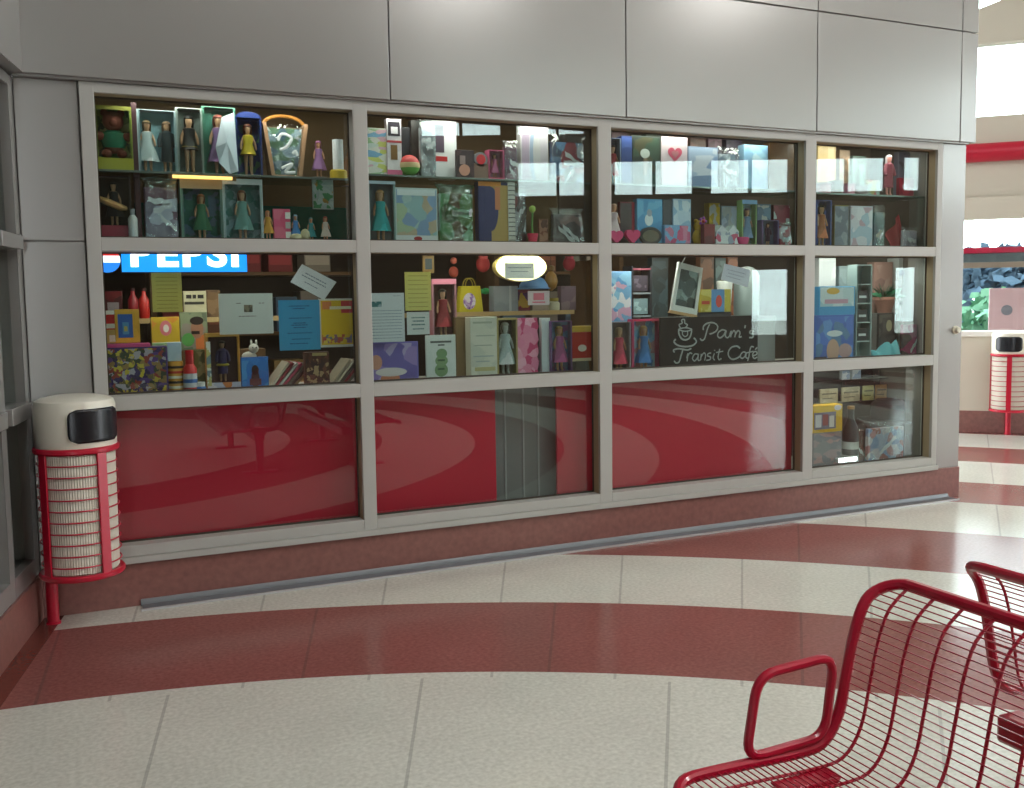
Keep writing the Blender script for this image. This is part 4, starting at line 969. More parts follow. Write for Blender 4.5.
carton('tall_box', 'box', 'tall cream box with faint lettering, left of the white figurine box', (471, 317, 497, 382), .17, S, .08, (205, 205, 186), ((210, 210, 195), (200, 202, 190), (215, 214, 200)), 10, ((.9, .93, .1, .8, (170, 175, 160)), (.7, .72, .2, .9, (175, 180, 170)), (.55, .57, .15, .8, (175, 180, 170)), (.38, .40, .1, .85, (170, 178, 178)), (.3, .32, .2, .7, (170, 178, 178)), (.16, .22, .15, .9, (190, 180, 130))))
o, w_, h_ = start('figurine_box', 'boxed figurine', 'tan open fronted box holding a tall white figurine', (497.5, 318, 517.5, 380), .17, S); hw = w_/2
m = MB(); m.box(-hw, -hw+.012, 0, .07, 0, h_); m.box(hw-.012, hw, 0, .07, 0, h_); m.box(-hw+.012, hw-.012, 0, .07, 0, .03); m.box(-hw+.012, hw-.012, 0, .07, h_-.012, h_); m.box(-hw+.012, hw-.012, .065, .07, .03, h_-.012)
m.build('carton', plain((165, 150, 96), .5), o); MB().box(-hw+.012, hw-.012, .062, .065, .03, h_-.012).build('backing', plain((78, 66, 56), .6), o)
doll(o, (0, .035, .03), h_-.05, (205, 210, 212), (190, 180, 170), 'dress', (200, 195, 190))
MB().box(-hw+.012, hw-.012, .002, .003, .03, h_-.012).build('film_window', M_film, o, smooth=False)
o, w_, h_ = start('pink_box', 'box', 'pink flowered box with a wavy cut edge', (518, 318, 541, 380), .17, S); hw = w_/2
wav = [(hw*.72+.006*math.sin(i*2.2), h_*i/14) for i in range(15)]
MB().prism([(-hw, 0)]+wav+[(-hw, h_)], 0, .05).build('box', printed(((226, 140, 170), (232, 160, 186), (222, 130, 165), (205, 70, 120), (236, 175, 198)), 20, 8), o, smooth=False)
MB().box(hw*.6, hw*1.15, .051, .06, 0, h_).build('back_panel', plain((60, 44, 50), .6), o)
carton('tall_box', 'box', 'narrow white box with a scalloped dark edge, right of the pink flowered box', (542, 318, 550, 379), .19, S, .06, (205, 215, 218), ((208, 218, 220), (195, 206, 212)), 8)
window_box('doll_box', 'boxed doll', 'blue backed doll box with a pink dress and magenta base', (551, 321, 572, 377), .17, S, .06, (120, 80, 140), (90, 120, 165), (200, 40, 140), None, ({'c': (190, 90, 150), 'hair': (190, 150, 90)},), .1, pal=((90, 120, 165), (110, 140, 180), (130, 80, 140)))
o, w_, h_ = start('tea_tin', 'tin', 'red tea tin with yellow lid and white oval label on a grey stand', (572.5, 326, 592, 377), .17, S); hw = w_/2
MB().prism([(-hw*.8, 0), (hw*.8, 0), (hw*.6, h_*.3), (-hw*.6, h_*.3)], 0, .07).build('stand', plain((90, 90, 84), .5), o)
MB().box(-hw, hw, 0, .08, h_*.3, h_*.88).build('body', plain((178, 36, 30), .35), o, bevel=.004)
MB().box(-hw*1.02, hw*1.02, -.002, .082, h_*.88, h_).build('lid', plain((200, 165, 60), .35), o, bevel=.004)
MB().prism([(hw*.42*math.cos(R(a)), h_*.56+h_*.07*math.sin(R(a))) for a in range(0, 360, 20)], -.002, 0).build('label', plain((225, 220, 205), .5), o, smooth=False)
MB().box(-hw*.98, hw*.98, -.001, .0005, h_*.30, h_*.36).build('label_band', plain((205, 190, 150), .5), o, smooth=False)
notice('sticker', 'sticker', 'small white sticker with pink print below the glowing oval lamp', (528, 291, 549.5, 305), (225, 212, 216), Y=.118, pics=((.25, .75, .15, .65, (222, 120, 140)), (.2, .8, .75, .85, (222, 120, 140))))
# glowing oval sign and the paper in front of it
c = at(521.5, 267, .24); rx = (at(547.5, 267, .24).x-at(496, 267, .24).x)/2; rz = (at(521, 253, .24).z-at(521, 282, .24).z)/2
o = empty('oval_lamp', (c.x, .24, c.z), 'glowing white oval lamp hanging in the second middle pane', 'lamp')
ov = lambda k_: [(k_*rx*math.cos(R(a)), k_*rz*math.sin(R(a))) for a in range(0, 360, 10)]
MB().prism(ov(1), .004, .05).build('housing', plain((180, 160, 90), .4), o)
MB().prism(ov(.97), -.004, .004).build('diffuser', glow('lamp_warm_white', (255, 240, 190), 1.7), o)
m = MB(); m.tube([(0, .03, rz*.98), (0, .03, 1.852-c.z)], .004, 6); m.build('hanger', M_black, o)
notice('paper_notice', 'notice', 'small white paper stuck in front of the glowing oval lamp', (505, 263, 534, 278.5), (236, 242, 248), Y=.118, lines=[(.3, .1, .9, .06), (.55, .2, .8, .05)], ink=(150, 165, 180))

# ---- second top pane
S = US[1]
carton('greeting_card', 'card', 'pastel patterned card at the left end of the second top pane', (366, 128, 387, 175), .19, S, .015, (205, 215, 200), ((205, 220, 215), (225, 180, 195), (210, 215, 120), (130, 180, 215), (225, 225, 215), (160, 200, 150)), 26, stretch=(.5, 1, 1.4))
carton('toy_pack', 'toy', 'black and white topped pack with a pink base beside the pastel card', (387.5, 119, 401, 175), .18, S, .04, (205, 190, 200), ((225, 222, 226), (235, 232, 235), (215, 210, 218)), 16, ((.7, .95, .1, .9, ((0, 0, 0)[0]+50, 46, 56)), (.74, .86, .3, .75, (230, 228, 232)), (.58, .62, 0, 1, (190, 70, 80)), (.28, .54, .25, .7, (130, 96, 50)), (0, .1, 0, 1, (220, 110, 150))))
carton('book', 'book', 'dark hardback book behind the striped ball', (401, 127, 410, 175), .26, S, .08, (36, 38, 44), ((38, 40, 46), (44, 46, 54)), 6)
o, w_, h_ = start('striped_ball', 'ball', 'small red and green striped ball on the glass shelf', (401.5, 155, 417, 175), .19, S); r_ = h_/2
MB().lathe([(r_*math.cos(R(a)), r_+r_*math.sin(R(a))) for a in range(12, 91, 13)]+[(0, 2*r_)], 24).build('upper_half', plain((205, 70, 70), .4), o)
MB().lathe([(0, 0)]+[(r_*math.cos(R(a)), r_+r_*math.sin(R(a))) for a in range(-85, -10, 12)], 24).build('lower_half', plain((100, 175, 80), .4), o)
MB().lathe([(r_*math.cos(R(a))*1.005, r_+r_*math.sin(R(a))) for a in (-14, -7, 0, 7, 13)], 24).build('band', plain((220, 200, 150), .4), o)
carton('tall_box', 'box', 'tall black framed box left of the white box with the red label', (412, 120, 420, 175), .24, S, .05, (44, 40, 40), ((44, 40, 40), (52, 48, 46)), 6)
film_bag('gift_bag', 'gift bag', 'clear silver gift bag between the black framed box and the white box', (420, 118, 438, 175), .18, S, .06, None, ((170, 178, 180), (120, 125, 130), (190, 196, 196)), 14, .95, 2)
carton('gift_box', 'box', 'white box with a dark purple panel and a red label', (432, 116, 456, 177), .25, S, .07, (225, 228, 230), ((228, 230, 232), (220, 224, 228)), 8, ((.42, .86, .05, .5, (76, 62, 78)), (.28, .36, .12, .62, (196, 40, 46))))
carton('framed_picture', 'picture frame', 'dark frame with a pink cheeked figure, right of the white box', (456.5, 150, 474, 178), .19, S, .02, (56, 44, 50), ((60, 48, 54), (80, 60, 66)), 12, ((.1, .5, .15, .75, (205, 150, 130, 1)), (.5, .8, .2, .5, (150, 130, 130))))
o, w_, h_ = start('toy_clock', 'clock', 'small red faced clock on a brown stand on the second glass shelf', (473, 150, 489, 178), .19, S); hw = w_/2
MB().box(-hw*.9, hw*.9, 0, .04, 0, h_*.55).build('body', plain((120, 96, 84), .5), o, bevel=.004)
MB().prism([(hw*.8*math.cos(R(a)), h_*.68+hw*.8*math.sin(R(a))) for a in range(0, 360, 18)], .0, .04).build('rim', plain((120, 120, 125), .4), o)
MB().prism([(hw*.55*math.cos(R(a)), h_*.68+hw*.55*math.sin(R(a))) for a in range(0, 360, 18)], -.002, 0).build('dial', plain((190, 40, 50), .4), o)
window_box('doll_box', 'boxed doll', 'pink box with a dark haired doll and striped skirt', (489, 150, 504, 179), .19, S, .06, (205, 90, 130), (190, 150, 170), (200, 60, 100), None, ({'c': (215, 120, 160), 'hair': (40, 24, 24)},), .08)
film_bag('gift_bag', 'gift bag', 'mauve film gift bag leaning left of the tall lavender box', (504, 140, 520, 179), .18, S, .06, None, ((120, 90, 120), (170, 130, 150), (90, 60, 80), (190, 170, 190)), 14, .9, 2)
carton('tall_box', 'box', 'tall lavender white box with a curved grey stripe', (521, 124, 548, 180), .20, S, .06, (205, 205, 205), ((205, 196, 205), (195, 190, 200)), 6, ((.02, .98, .05, .30, (175, 160, 180)), (.03, .92, .32, .62, (150, 170, 195, 1)), (.03, .92, .44, .70, (198, 198, 200, 1))))
film_bag('gift_bag', 'gift bag', 'shiny blue film gift bag at the right end of the second glass shelf', (549, 134, 589, 181), .18, S, .07, None, ((90, 130, 170), (60, 80, 110), (130, 170, 205), (160, 60, 80), (50, 50, 70), (190, 205, 215)), 14, .95, 3)
S = ZB1
window_box('doll_box', 'boxed doll', 'clear box with a turquoise gowned doll, leftmost under the second glass shelf', (369, 181, 395, 241), .18, S, .07, (150, 175, 175), (110, 120, 130), None, (175, 200, 215), ({'c': (40, 175, 180), 'hair': (190, 140, 90)},), th=.05)
carton('gift_box', 'box', 'wide pastel box with a white foot band and small red emblem', (396, 188, 437, 241), .18, S, .07, (190, 205, 205), ((150, 185, 190), (170, 190, 160), (130, 160, 195), (190, 175, 150), (165, 195, 195)), 14, ((0, .13, 0, 1, (215, 220, 222)), (.03, .11, .42, .62, (180, 50, 60, 1)), (.86, .97, .05, .95, (215, 225, 228))))
film_bag('gift_bag', 'gift bag', 'green film gift bag with a doll shape and white glare', (438, 184, 477, 241), .18, S, .07, M_greenfilm, ((60, 130, 70), (120, 160, 90), (190, 215, 210), (150, 90, 60), (210, 225, 225)), 12, .97, 2)
carton('gift_box', 'box', 'navy and tan box with an orange top corner', (479, 182, 508, 241), .18, S, .06, (44, 54, 100), ((44, 54, 104), (50, 60, 110)), 6, ((.0, .95, .42, 1.0, (178, 150, 90)), (.2, .92, .18, .66, (44, 54, 104, 1)), (.93, 1, 0, .75, (215, 140, 60)), (.55, .92, .55, .72, (205, 130, 90))))
o, w_, h_ = start('striped_spine_book', 'book', 'white spiral bound album right of the navy and tan box', (509, 182, 515, 241), .17, S); hw = w_/2
MB().box(-hw, hw, .004, .12, 0, h_).build('pages', plain((225, 225, 218), .6), o)
m = MB()
for i in range(13): m.tube([(hw*.9*math.cos(R(a)), .006+.012*math.sin(R(a))-.006, h_*(i+.7)/13.6) for a in range(0, 360, 36)], .0025, 6, True)
m.build('spiral', plain((60, 64, 70), .3), o); o.name = 'spiral_album'
o = film_bag('gift_bag', 'gift bag', 'clear wrapped bag with a large dark feather and red tag', (515, 183, 528, 241), .18, S, .06, None, ((60, 50, 54), (150, 60, 60), (200, 200, 205), (90, 90, 100)), 10, .95, 2)
MB().prism([(-.03, .02), (.01, .06), (.035, .16), (.04, .23), (.02, .20), (-.02, .10)], .006, .010).build('feather', plain((46, 38, 42), .7), o)
o, w_, h_ = start('toy_flower', 'flower', 'small pink toy flower pot with a green stem', (527, 205, 538, 241), .155, S)
MB().lathe([(.022, 0), (.034, .05), (.036, .06), (0, .06)], 18).build('pot', plain((214, 50, 90), .5), o)
MB().tube([(0, 0, .055), (-.004, 0, .11), (.002, 0, h_-.03)], .006, 8).build('stem', plain((90, 150, 70), .5), o)
MB().ball((0, 0, h_-.025), .022, 12, (1, .7, 1)).build('bud', plain((150, 180, 80), .5), o)
carton('photo_card', 'card', 'small brown photo card beside the pink toy flower pot', (539, 219, 548, 241), .19, S, .015, (120, 80, 60), ((120, 76, 56), (90, 60, 50), (150, 110, 90)), 26)
o = film_bag('handbag', 'bag', 'dark grey satin bag in clear film at the right end under the second glass shelf', (548, 208, 590, 241), .19, S, .07, None, ((84, 78, 84), (110, 100, 106), (150, 120, 120)), 8, .8, 2)

# ---- third top pane
S = US[2]
window_box('doll_box', 'boxed doll', 'box with a red dressed doll at the left end of the third top pane', (609, 138, 621, 190), .19, S, .06, (120, 130, 160), (60, 70, 110), None, None, ({'c': (170, 30, 50), 'hair': (60, 30, 30)},))
carton('tall_box', 'box', 'navy blue box beside the red dressed doll', (621.5, 136, 632, 190), .19, S, .06, (40, 60, 120), ((44, 66, 130), (60, 84, 150)), 10)
carton('framed_picture', 'picture frame', 'dark green picture with a white flower, left of the heart card', (632.5, 136, 660, 190), .19, S, .02, (36, 50, 44), ((40, 60, 50), (50, 74, 60), (34, 46, 44), (70, 70, 50)), 14, ((.55, .74, .28, .62, (190, 200, 195, 1)), (.2, .55, .4, .52, (130, 110, 90))))
o = carton('heart_card', 'card', 'white card with a large pink heart', (662, 137, 687.5, 190), .18, S, .012, (222, 205, 214), ((224, 208, 216), (220, 202, 212)), 6)
w_ = .155
hp = [(16*math.sin(t)**3, 13*math.cos(t)-5*math.cos(2*t)-2*math.cos(3*t)-math.cos(4*t)) for t in [2*math.pi*i/40 for i in range(40)]]
zc = at(674, 154, .18).z-S
MB().prism([(x*.0034, z*.0034+zc) for x, z in hp], -.0035, -.0015).build('heart', plain((205, 80, 110), .5), o, smooth=False)
MB().prism([(x*.0017, z*.0017+zc) for x, z in hp], -.005, -.0035).build('inner_heart', plain((190, 120, 130), .5), o, smooth=False)
carton('gift_box', 'box', 'blue grey box with cloud pattern right of the heart card', (688, 147, 718, 191), .20, S, .06, (130, 150, 180), ((120, 145, 180), (150, 170, 195), (180, 190, 205), (105, 130, 165)), 9, stretch=(.5, 1, 1.6))
film_bag('gift_bag', 'gift bag', 'short clear gift bag between the cloud box and the pale blue box', (718.5, 147, 743, 191), .19, S, .06, None, ((110, 130, 150), (170, 180, 190), (80, 90, 110)), 14, .95, 2)
carton('gift_box', 'box', 'pale sky blue box at the right of the third glass shelf', (744, 145, 768, 191), .20, S, .07, (150, 195, 225), ((160, 205, 232), (140, 185, 220), (190, 220, 236)), 12)
carton('basket_box', 'box', 'brown wooden crate in the right corner of the third glass shelf', (769, 143, 794, 191), .26, S, .07, (120, 84, 46), ((124, 88, 48), (110, 76, 42)), 8, stretch=(.3, 1, 2))
bpy.data.objects['basket_box'].name = 'wooden_crate'
S = ZB1
figurine('doll_figurine', 'figurine', 'pale pink figurine at the left edge under the third glass shelf', (609, 203, 619, 246), .22, S, (215, 195, 200), (200, 150, 130), base=(220, 200, 205))
for (bx, lb, c) in (((610, 231, 624, 246), 'pink heart shaped cushion at the left corner under the third glass shelf', (226, 80, 130)), ((626, 231, 641, 246), 'pink heart shaped cushion in front of the dark red book', (220, 70, 120))):
    o, w_, h_ = start('heart_cushion', 'cushion', lb, bx, .165, S)
    s_ = w_/34
    MB().prism([(x*s_, z*s_+.0145*17*s_/.0145*1.0) for x, z in hp], 0, .03).build('cover', plain(c, .7), o, bevel=.008)
carton('book', 'book', 'dark red book leaning behind the second pink heart cushion', (620, 202, 635, 246), .23, S, .03, (110, 24, 40), ((60, 50, 56), (70, 58, 62)), 8, ((0, 1, .78, 1, (160, 30, 56)),))
carton('gift_box', 'box', 'sky blue box with a white snowy figure', (637, 199, 662.5, 246), .20, S, .05, (90, 160, 205), ((90, 165, 212), (80, 150, 200), (110, 180, 220)), 10, ((.42, .68, .3, .62, (225, 235, 240, 1)), (.62, .78, .38, .58, (160, 170, 185, 1))))
o, w_, h_ = start('hand_mirror', 'mirror', 'dark oval mirror in front of the snowy blue box', (640, 227, 662, 246), .165, S); hw = w_/2
MB().prism([(hw*math.cos(R(a)), h_/2+h_/2*math.sin(R(a))) for a in range(0, 360, 15)], 0, .02).build('frame', plain((40, 44, 46), .4), o, bevel=.003)
MB().prism([(hw*.75*math.cos(R(a)), h_/2+h_*.33*math.sin(R(a))) for a in range(0, 360, 15)], -.001, 0).build('glass', mat('mirror', (190, 200, 200), .05, 1), o, smooth=False)
carton('tall_box', 'box', 'dark grey box behind the blue and pink game', (663, 199, 672, 246), .25, S, .05, (70, 76, 84), ((74, 80, 90), (64, 70, 78)), 8)
carton('gift_box', 'box', 'white and blue box above the blue and pink game', (673, 199, 691, 246), .24, S, .06, (170, 200, 225), ((205, 222, 232), (150, 185, 215), (190, 212, 228)), 14)
carton('board_game', 'board game', 'low blue game box with pink shapes under the third glass shelf', (664.5, 225, 691, 246), .17, S, .05, (120, 165, 210), ((120, 170, 215), (205, 130, 160), (140, 185, 222), (200, 90, 130)), 18)
o, w_, h_ = start('plush_toy', 'soft toy', 'yellow soft toy with a purple and red flower', (690.5, 204, 708, 246), .265, S)
m = MB(); m.ball((0, 0, .06), .055, 16, (.95, .7, 1.1)); m.ball((0, 0, .135), .04, 14); m.ball((-.028, 0, .17), .014, 10); m.ball((.028, 0, .17), .014, 10); m.build('body', plain((205, 160, 40), .8), o)
m = MB(); 
for i in range(5): m.ball((.022*math.cos(R(72*i)), -.042, .165+.022*math.sin(R(72*i))), .012, 8, (1, .6, 1))
m.build('petal', plain((150, 70, 160), .6), o); MB().ball((0, -.05, .165), .012, 8).build('flower_centre', plain((205, 60, 60), .6), o)
carton('book', 'book', 'dark crimson box at the feet of the yellow soft toy', (704, 224, 715, 246), .163, S, .04, (120, 24, 34), ((124, 26, 36), (90, 20, 30)), 14)
o, w_, h_ = start('doll_house', 'toy house', 'small white toy house with pink walls right of the crimson box', (716, 225, 739, 246), .165, S); hw = w_/2
MB().box(-hw, hw, 0, .06, 0, h_*.68).build('walls', printed(((205, 214, 220), (190, 80, 110), (150, 160, 180), (215, 222, 226)), 24, 5), o)
for s in (-.5, .5): MB().prism([(hw*(s-.5), h_*.68), (hw*(s+.5), h_*.68), (hw*s, h_)], -.004, .064).build('roof', plain((215, 222, 228), .5), o)
window_box('doll_box', 'boxed doll', 'clear box with a pale blue doll on a lime green backing', (742, 200, 757, 246), .18, S, .06, (150, 185, 120), (120, 170, 90), None, (120, 165, 205), ({'c': (130, 160, 200), 'hair': (90, 70, 90)},), pal=((110, 160, 90), (140, 175, 190), (170, 200, 190)))
turned('toy_shell', 'toy', 'low pink toy dish in front of the lime backed doll box', (737, 237, 749, 246), .163, S, [('bowl', (205, 60, 120), .5, [(.4, 0), (.8, .3), (1, .8), (.9, 1), (.7, .6), (0, .3)])], sy=.3)
window_box('doll_box', 'boxed doll', 'violet box with a dark clothed doll under the third glass shelf', (762, 220, 779, 246), .18, S, .06, (110, 90, 150), (96, 110, 150), None, None, ({'c': (70, 40, 80), 'hair': (60, 30, 40), 's': 'coat'},))
film_bag('gift_bag', 'gift bag', 'white gift bag with red flowers in the right corner of the third top pane', (779.5, 222, 794, 246), .18, S, .05, None, ((225, 220, 222), (205, 60, 80), (215, 205, 208), (180, 50, 60)), 26, .92, 1)

# ---- third middle pane
S = ZB2
carton('gift_box', 'box', 'tall pale blue box with pink pattern standing at the left of the third middle pane', (611, 269, 631.5, 320), .26, None, .07, (130, 175, 215), ((140, 190, 222), (120, 170, 210), (205, 160, 185), (225, 225, 230), (90, 150, 200)), 18)
zt = bpy.data.objects['gift_box'].location.z
q = [o for o in bpy.data.objects if o.get('label', '').startswith('tall pale blue box with pink')][0]; q.location.z = 1.290
carton('carton_step', 'box', 'dim carton carrying the tall pale blue box behind the red doll', (610, 322, 632, 368), .27, S, .08, (66, 66, 76), ((70, 70, 80), (60, 60, 70)), 8)
q2 = bpy.data.objects['carton_step']; h_ = q2.children[0].dimensions.z; q2.name = 'storage_box'
q.location.z = S+h_
o, w_, h_ = start('display_rack', 'rack', 'small dark rack of pale boxes above the pink edged doll box', (633, 266, 651, 368), .36, S); hw = w_/2
m = MB()
for s in (-1, 1): m.box(s*hw-.006, s*hw+.006, 0, .12, 0, h_)
m.build('side_panel', plain((40, 40, 50), .5), o)
for f_ in (.30, .52, .74, .97): MB().box(-hw, hw, 0, .12, h_*f_-.006, h_*f_+.006).build('shelf', plain((140, 60, 80) if f_ > .9 else (150, 160, 165), .5), o)
for f_, c in ((.31, (150, 150, 96)), (.53, (140, 170, 175)), (.75, (70, 60, 74))):
    w2 = hw-.012
    oo = empty('small_box', (o.location.x, .38, S+h_*f_+.0075), {.31: 'olive box on the lowest step of the small dark rack', .53: 'pale teal box in the middle of the small dark rack', .75: 'dark plum box on the upper step of the small dark rack'}[f_], 'box')
    MB().box(-w2, w2, 0, .08, 0, h_*.15).build('box', plain(c, .5), oo, bevel=.002); MB().box(-w2*.8, w2*.8, -.001, 0, h_*.03, h_*.12).build('cover_print', printed((c, tuple(min(255, x+40) for x in c)), 30, 3), oo, smooth=False)
window_box('doll_box', 'boxed doll', 'clear box with a red ruffled doll in the lower left of the third middle pane', (611.5, 322, 631, 371), .17, S, .06, (150, 140, 150), (110, 90, 100), None, None, ({'c': (214, 60, 90), 'hair': (200, 160, 130)},))
window_box('doll_box', 'boxed doll', 'pink edged box with a blue gowned doll left of the chalkboard sign', (632.5, 319, 659.5, 372), .165, S, .06, (214, 60, 110), (120, 175, 215), None, (216, 60, 100), ({'c': (70, 130, 200), 'hair': (205, 150, 90)},), th=.04, pal=((130, 185, 225), (190, 140, 150), (170, 200, 220), (100, 150, 205)))
# tilted white frame
o, w_, h_ = start('framed_picture', 'picture frame', 'white picture frame tilted above the chalkboard sign', (673, 263, 701, 316), .16, None)
c0 = [at(x, y, .16) for x, y in ((679, 262), (703, 268), (697, 315), (671, 310))]; ctr = sum(c0, Vector())/4
o.location = (ctr.x, .16, ctr.z)
def quad(k_): return [((v-ctr).x*k_, (v-ctr).z*k_) for v in c0]
def ringq(k0, k1, y0_, y1_):
    a, b = quad(k0), quad(k1); m = MB()
    for i in range(4): m.prism([a[i], a[(i+1) % 4], b[(i+1) % 4], b[i]], y0_, y1_)
    return m
ringq(1, .76, 0, .02).build('frame', plain((226, 228, 224), .4), o, smooth=False)
MB().prism(quad(.76), .008, .012).build('picture', printed(((90, 96, 100), (130, 138, 140), (170, 178, 178), (70, 72, 78), (150, 156, 156)), 14, 3), o, smooth=False)
MB().prism(quad(.765), .0045, .006).build('glazing', M_film, o, smooth=False)
MB().prism([quad(1)[3], quad(1)[2], quad(1.12)[2], quad(1.12)[3]], .002, .018).build('bottom_edge', plain((205, 160, 110), .5), o, smooth=False)
MB().tube([(quad(1)[0][0]+.03, .01, quad(1)[0][1]-.01), (.02, .012, 1.852-ctr.z)], .002, 6).build('cord', plain((90, 90, 90), .8), o)
notice('paper_notice', 'notice', 'white paper taped at a tilt above the blue and yellow card', None, (226, 230, 240), corners=((724.5, 263.5), (750.5, 270), (748, 287.5), (721, 279.5)), lines=[(.3, .15, .85, .04), (.5, .2, .8, .04), (.7, .15, .7, .04)], ink=(160, 166, 185))
carton('toy_pack', 'toy', 'yellow and blue card with a red figure, just above the chalkboard lettering', (700, 288, 731, 311), .19, None, .02, (190, 175, 60), ((205, 190, 70), (190, 170, 56), (214, 200, 110)), 14, ((0, 1, .36, .78, (96, 150, 205)), (.2, .75, .5, .7, (214, 70, 56, 1)), (.35, .5, .05, .3, (196, 70, 50))))
q = bpy.data.objects['toy_pack.004'] if 'toy_pack.004' in bpy.data.objects else None
carton('box', 'box', 'dark box hidden behind the chalkboard carrying the blue and yellow card', (700, 312, 731, 368), .20, S, .05, (50, 44, 50), ((54, 48, 54), (44, 40, 46)), 8)
hb_ = [o for o in bpy.data.objects if o.get('label', '').startswith('dark box hidden behind')][0]
q = [o for o in bpy.data.objects if o.get('label', '').startswith('yellow and blue card')][0]; q.location.z = S+hb_.children[0].dimensions.z
turned('cup_stack', 'cups', 'white paper cup behind the tilted white paper', (718, 276, 731, 312), .34, None, [('cup', (215, 220, 216), .5, [(.7, 0), (1, .9), (1.04, .95), (1, 1), (.9, .95), (.65, .1), (0, .08)])])
bpy.data.objects['cup_stack'].name = 'paper_cup'
turned('urn', 'urn', 'tall pale grey urn behind the right end of the chalkboard', (736, 270, 757, 320), .40, None, [('body', (150, 165, 165), .3, [(.9, 0), (1, .03), (1, .8), (.8, .9)]), ('lid', (175, 185, 185), .3, [(.8, .9), (.5, .97), (.1, 1)]), ('tap', (60, 60, 60), .4, [(.15, .1), (.15, .16)])])
bpy.data.objects['urn'].name = 'coffee_urn'
slab('counter', 'pale counter behind the chalkboard carrying the urn and the cup', 'counter', 3.85, 4.66, .33, .75, ZB2+.0, 1.40, mat('counter_grey', (120, 124, 124), .4))
for nm_ in ('paper_cup', 'coffee_urn'): bpy.data.objects[nm_].location.z = 1.401
# chalkboard
YB = .135
p0, p1, p2, p3 = at(660, 317, YB), at(758, 316, YB), at(758, 364, YB), at(659, 368, YB)
zt = (p0.z+p1.z)/2; xl, xr = p0.x, p1.x
o = empty('chalkboard_sign', (xl, YB, S), 'black chalkboard sign lettered in chalk with a steaming cup', 'sign')
MB().box(0, xr-xl, 0, .012, 0, zt-S).build('board', mat('chalkboard', (26, 16, 20), .6, 0, .3, 0, .2, 8), o, bevel=.002)
chalk = mat('chalk', (172, 174, 174), .8, 0, .2, 0, .25, 300)
def cz(pts, r=.0042, name='lettering', k_=6, closed=False):
    q = []
    for x, y in pts:
        w3 = at(595+x/4.763, 245+y/4.763, YB); q.append((w3.x-xl, -.0012, w3.z-S))
    q = spline(q, k_, closed)
    MB().tube(q, r*1.3, 6, closed, flat=.3).build(name, chalk, o)
# cup with steam
cz([(408, 398), (400, 380), (415, 372), (412, 358), (425, 355), (428, 372), (440, 380), (432, 392)], .0036, 'cup_drawing')
cz([(398, 402), (400, 425), (412, 446), (430, 452), (448, 444), (457, 425), (460, 402)], .0046, 'cup_drawing')
cz([(398, 402), (430, 394), (460, 402), (430, 411)], .0036, 'cup_drawing', 6, True)
cz([(418, 408), (416, 425), (428, 436), (440, 428), (440, 410)], .003, 'cup_drawing')
cz([(384, 448), (376, 462), (395, 478), (430, 484), (465, 478), (482, 460), (470, 442)], .0046, 'cup_drawing')
# Pam's
cz([(545, 378), (535, 400), (528, 425), (520, 448), (508, 454), (500, 445)])
cz([(515, 405), (518, 385), (540, 371), (568, 372), (584, 388), (578, 408), (560, 420), (545, 424)])
cz([(622, 408), (606, 404), (588, 416), (584, 434), (596, 442), (612, 430), (624, 408), (620, 432), (630, 442), (640, 434)])
cz([(640, 434), (648, 410), (646, 440)]); cz([(647, 428), (660, 408), (668, 418), (665, 440)]); cz([(667, 428), (680, 408), (690, 418), (686, 438), (698, 436)])
cz([(716, 382), (712, 396)], .005)
cz([(756, 410), (742, 408), (736, 418), (752, 428), (750, 440), (734, 441)])
# Transit
cz([(378, 512), (374, 500), (400, 494), (440, 500), (458, 492)]); cz([(418, 498), (410, 525), (400, 556), (386, 562), (376, 552)])
cz([(436, 540), (442, 516), (438, 554)], .0036); cz([(440, 530), (452, 514), (462, 518)], .0036)
cz([(490, 520), (474, 520), (464, 540), (474, 552), (488, 536), (492, 518), (490, 546), (498, 550)], .0036)
cz([(506, 518), (502, 550)], .0036); cz([(504, 534), (518, 514), (526, 524), (522, 550)], .0036)
cz([(552, 514), (538, 518), (536, 528), (550, 534), (546, 546), (530, 549)], .0036)
cz([(568, 516), (562, 538), (570, 548)], .0036); cz([(570, 500), (569, 504)], .0042)
cz([(594, 494), (586, 530), (590, 546), (602, 540)], .0036); cz([(576, 512), (610, 506)], .0034)
# Cafe with accent
cz([(690, 492), (676, 482), (652, 486), (636, 506), (636, 528), (652, 544), (674, 540), (690, 530)], .0046)
cz([(718, 512), (704, 510), (692, 526), (698, 540), (712, 532), (720, 512), (718, 534), (728, 540)], .004)
cz([(756, 486), (744, 484), (736, 506), (732, 534), (726, 552)], .004); cz([(722, 514), (754, 506)], .0034)
cz([(752, 528), (770, 520), (768, 508), (756, 510), (750, 526), (758, 540), (772, 534)], .004); cz([(762, 498), (772, 488)], .004)

# ---- corner top pane
S = US[3]
for (bx, lb, c) in (((817, 183, 829, 197), 'small pink tin at the left end of the corner glass shelf', (190, 120, 130)), ((830, 181, 841, 197), 'small brown tin second along the corner glass shelf', (110, 84, 70)), ((842, 184, 853, 197), 'small rose tin third along the corner glass shelf', (205, 130, 150)), ((854, 185, 866, 198), 'small grey tin fourth along the corner glass shelf', (140, 130, 130))):
    turned('tin', 'tin', lb, bx, .20, S, [('body', c, .4, [(.95, 0), (1, .05), (1, .75)]), ('lid', tuple(int(x*.8) for x in c), .4, [(1.05, .75), (1.05, 1), (0, 1)])])
carton('book', 'book', 'yellow green paperback on the corner glass shelf', (867, 180, 880, 198), .20, S, .02, (150, 140, 70), ((150, 145, 80), (130, 150, 140), (170, 60, 60)), 22)
figurine('doll_figurine', 'figurine', 'pink faced figurine in a white cap on the corner glass shelf', (881, 154, 896, 199), .20, S, (130, 60, 76), (200, 190, 195), 'coat', (215, 150, 140))
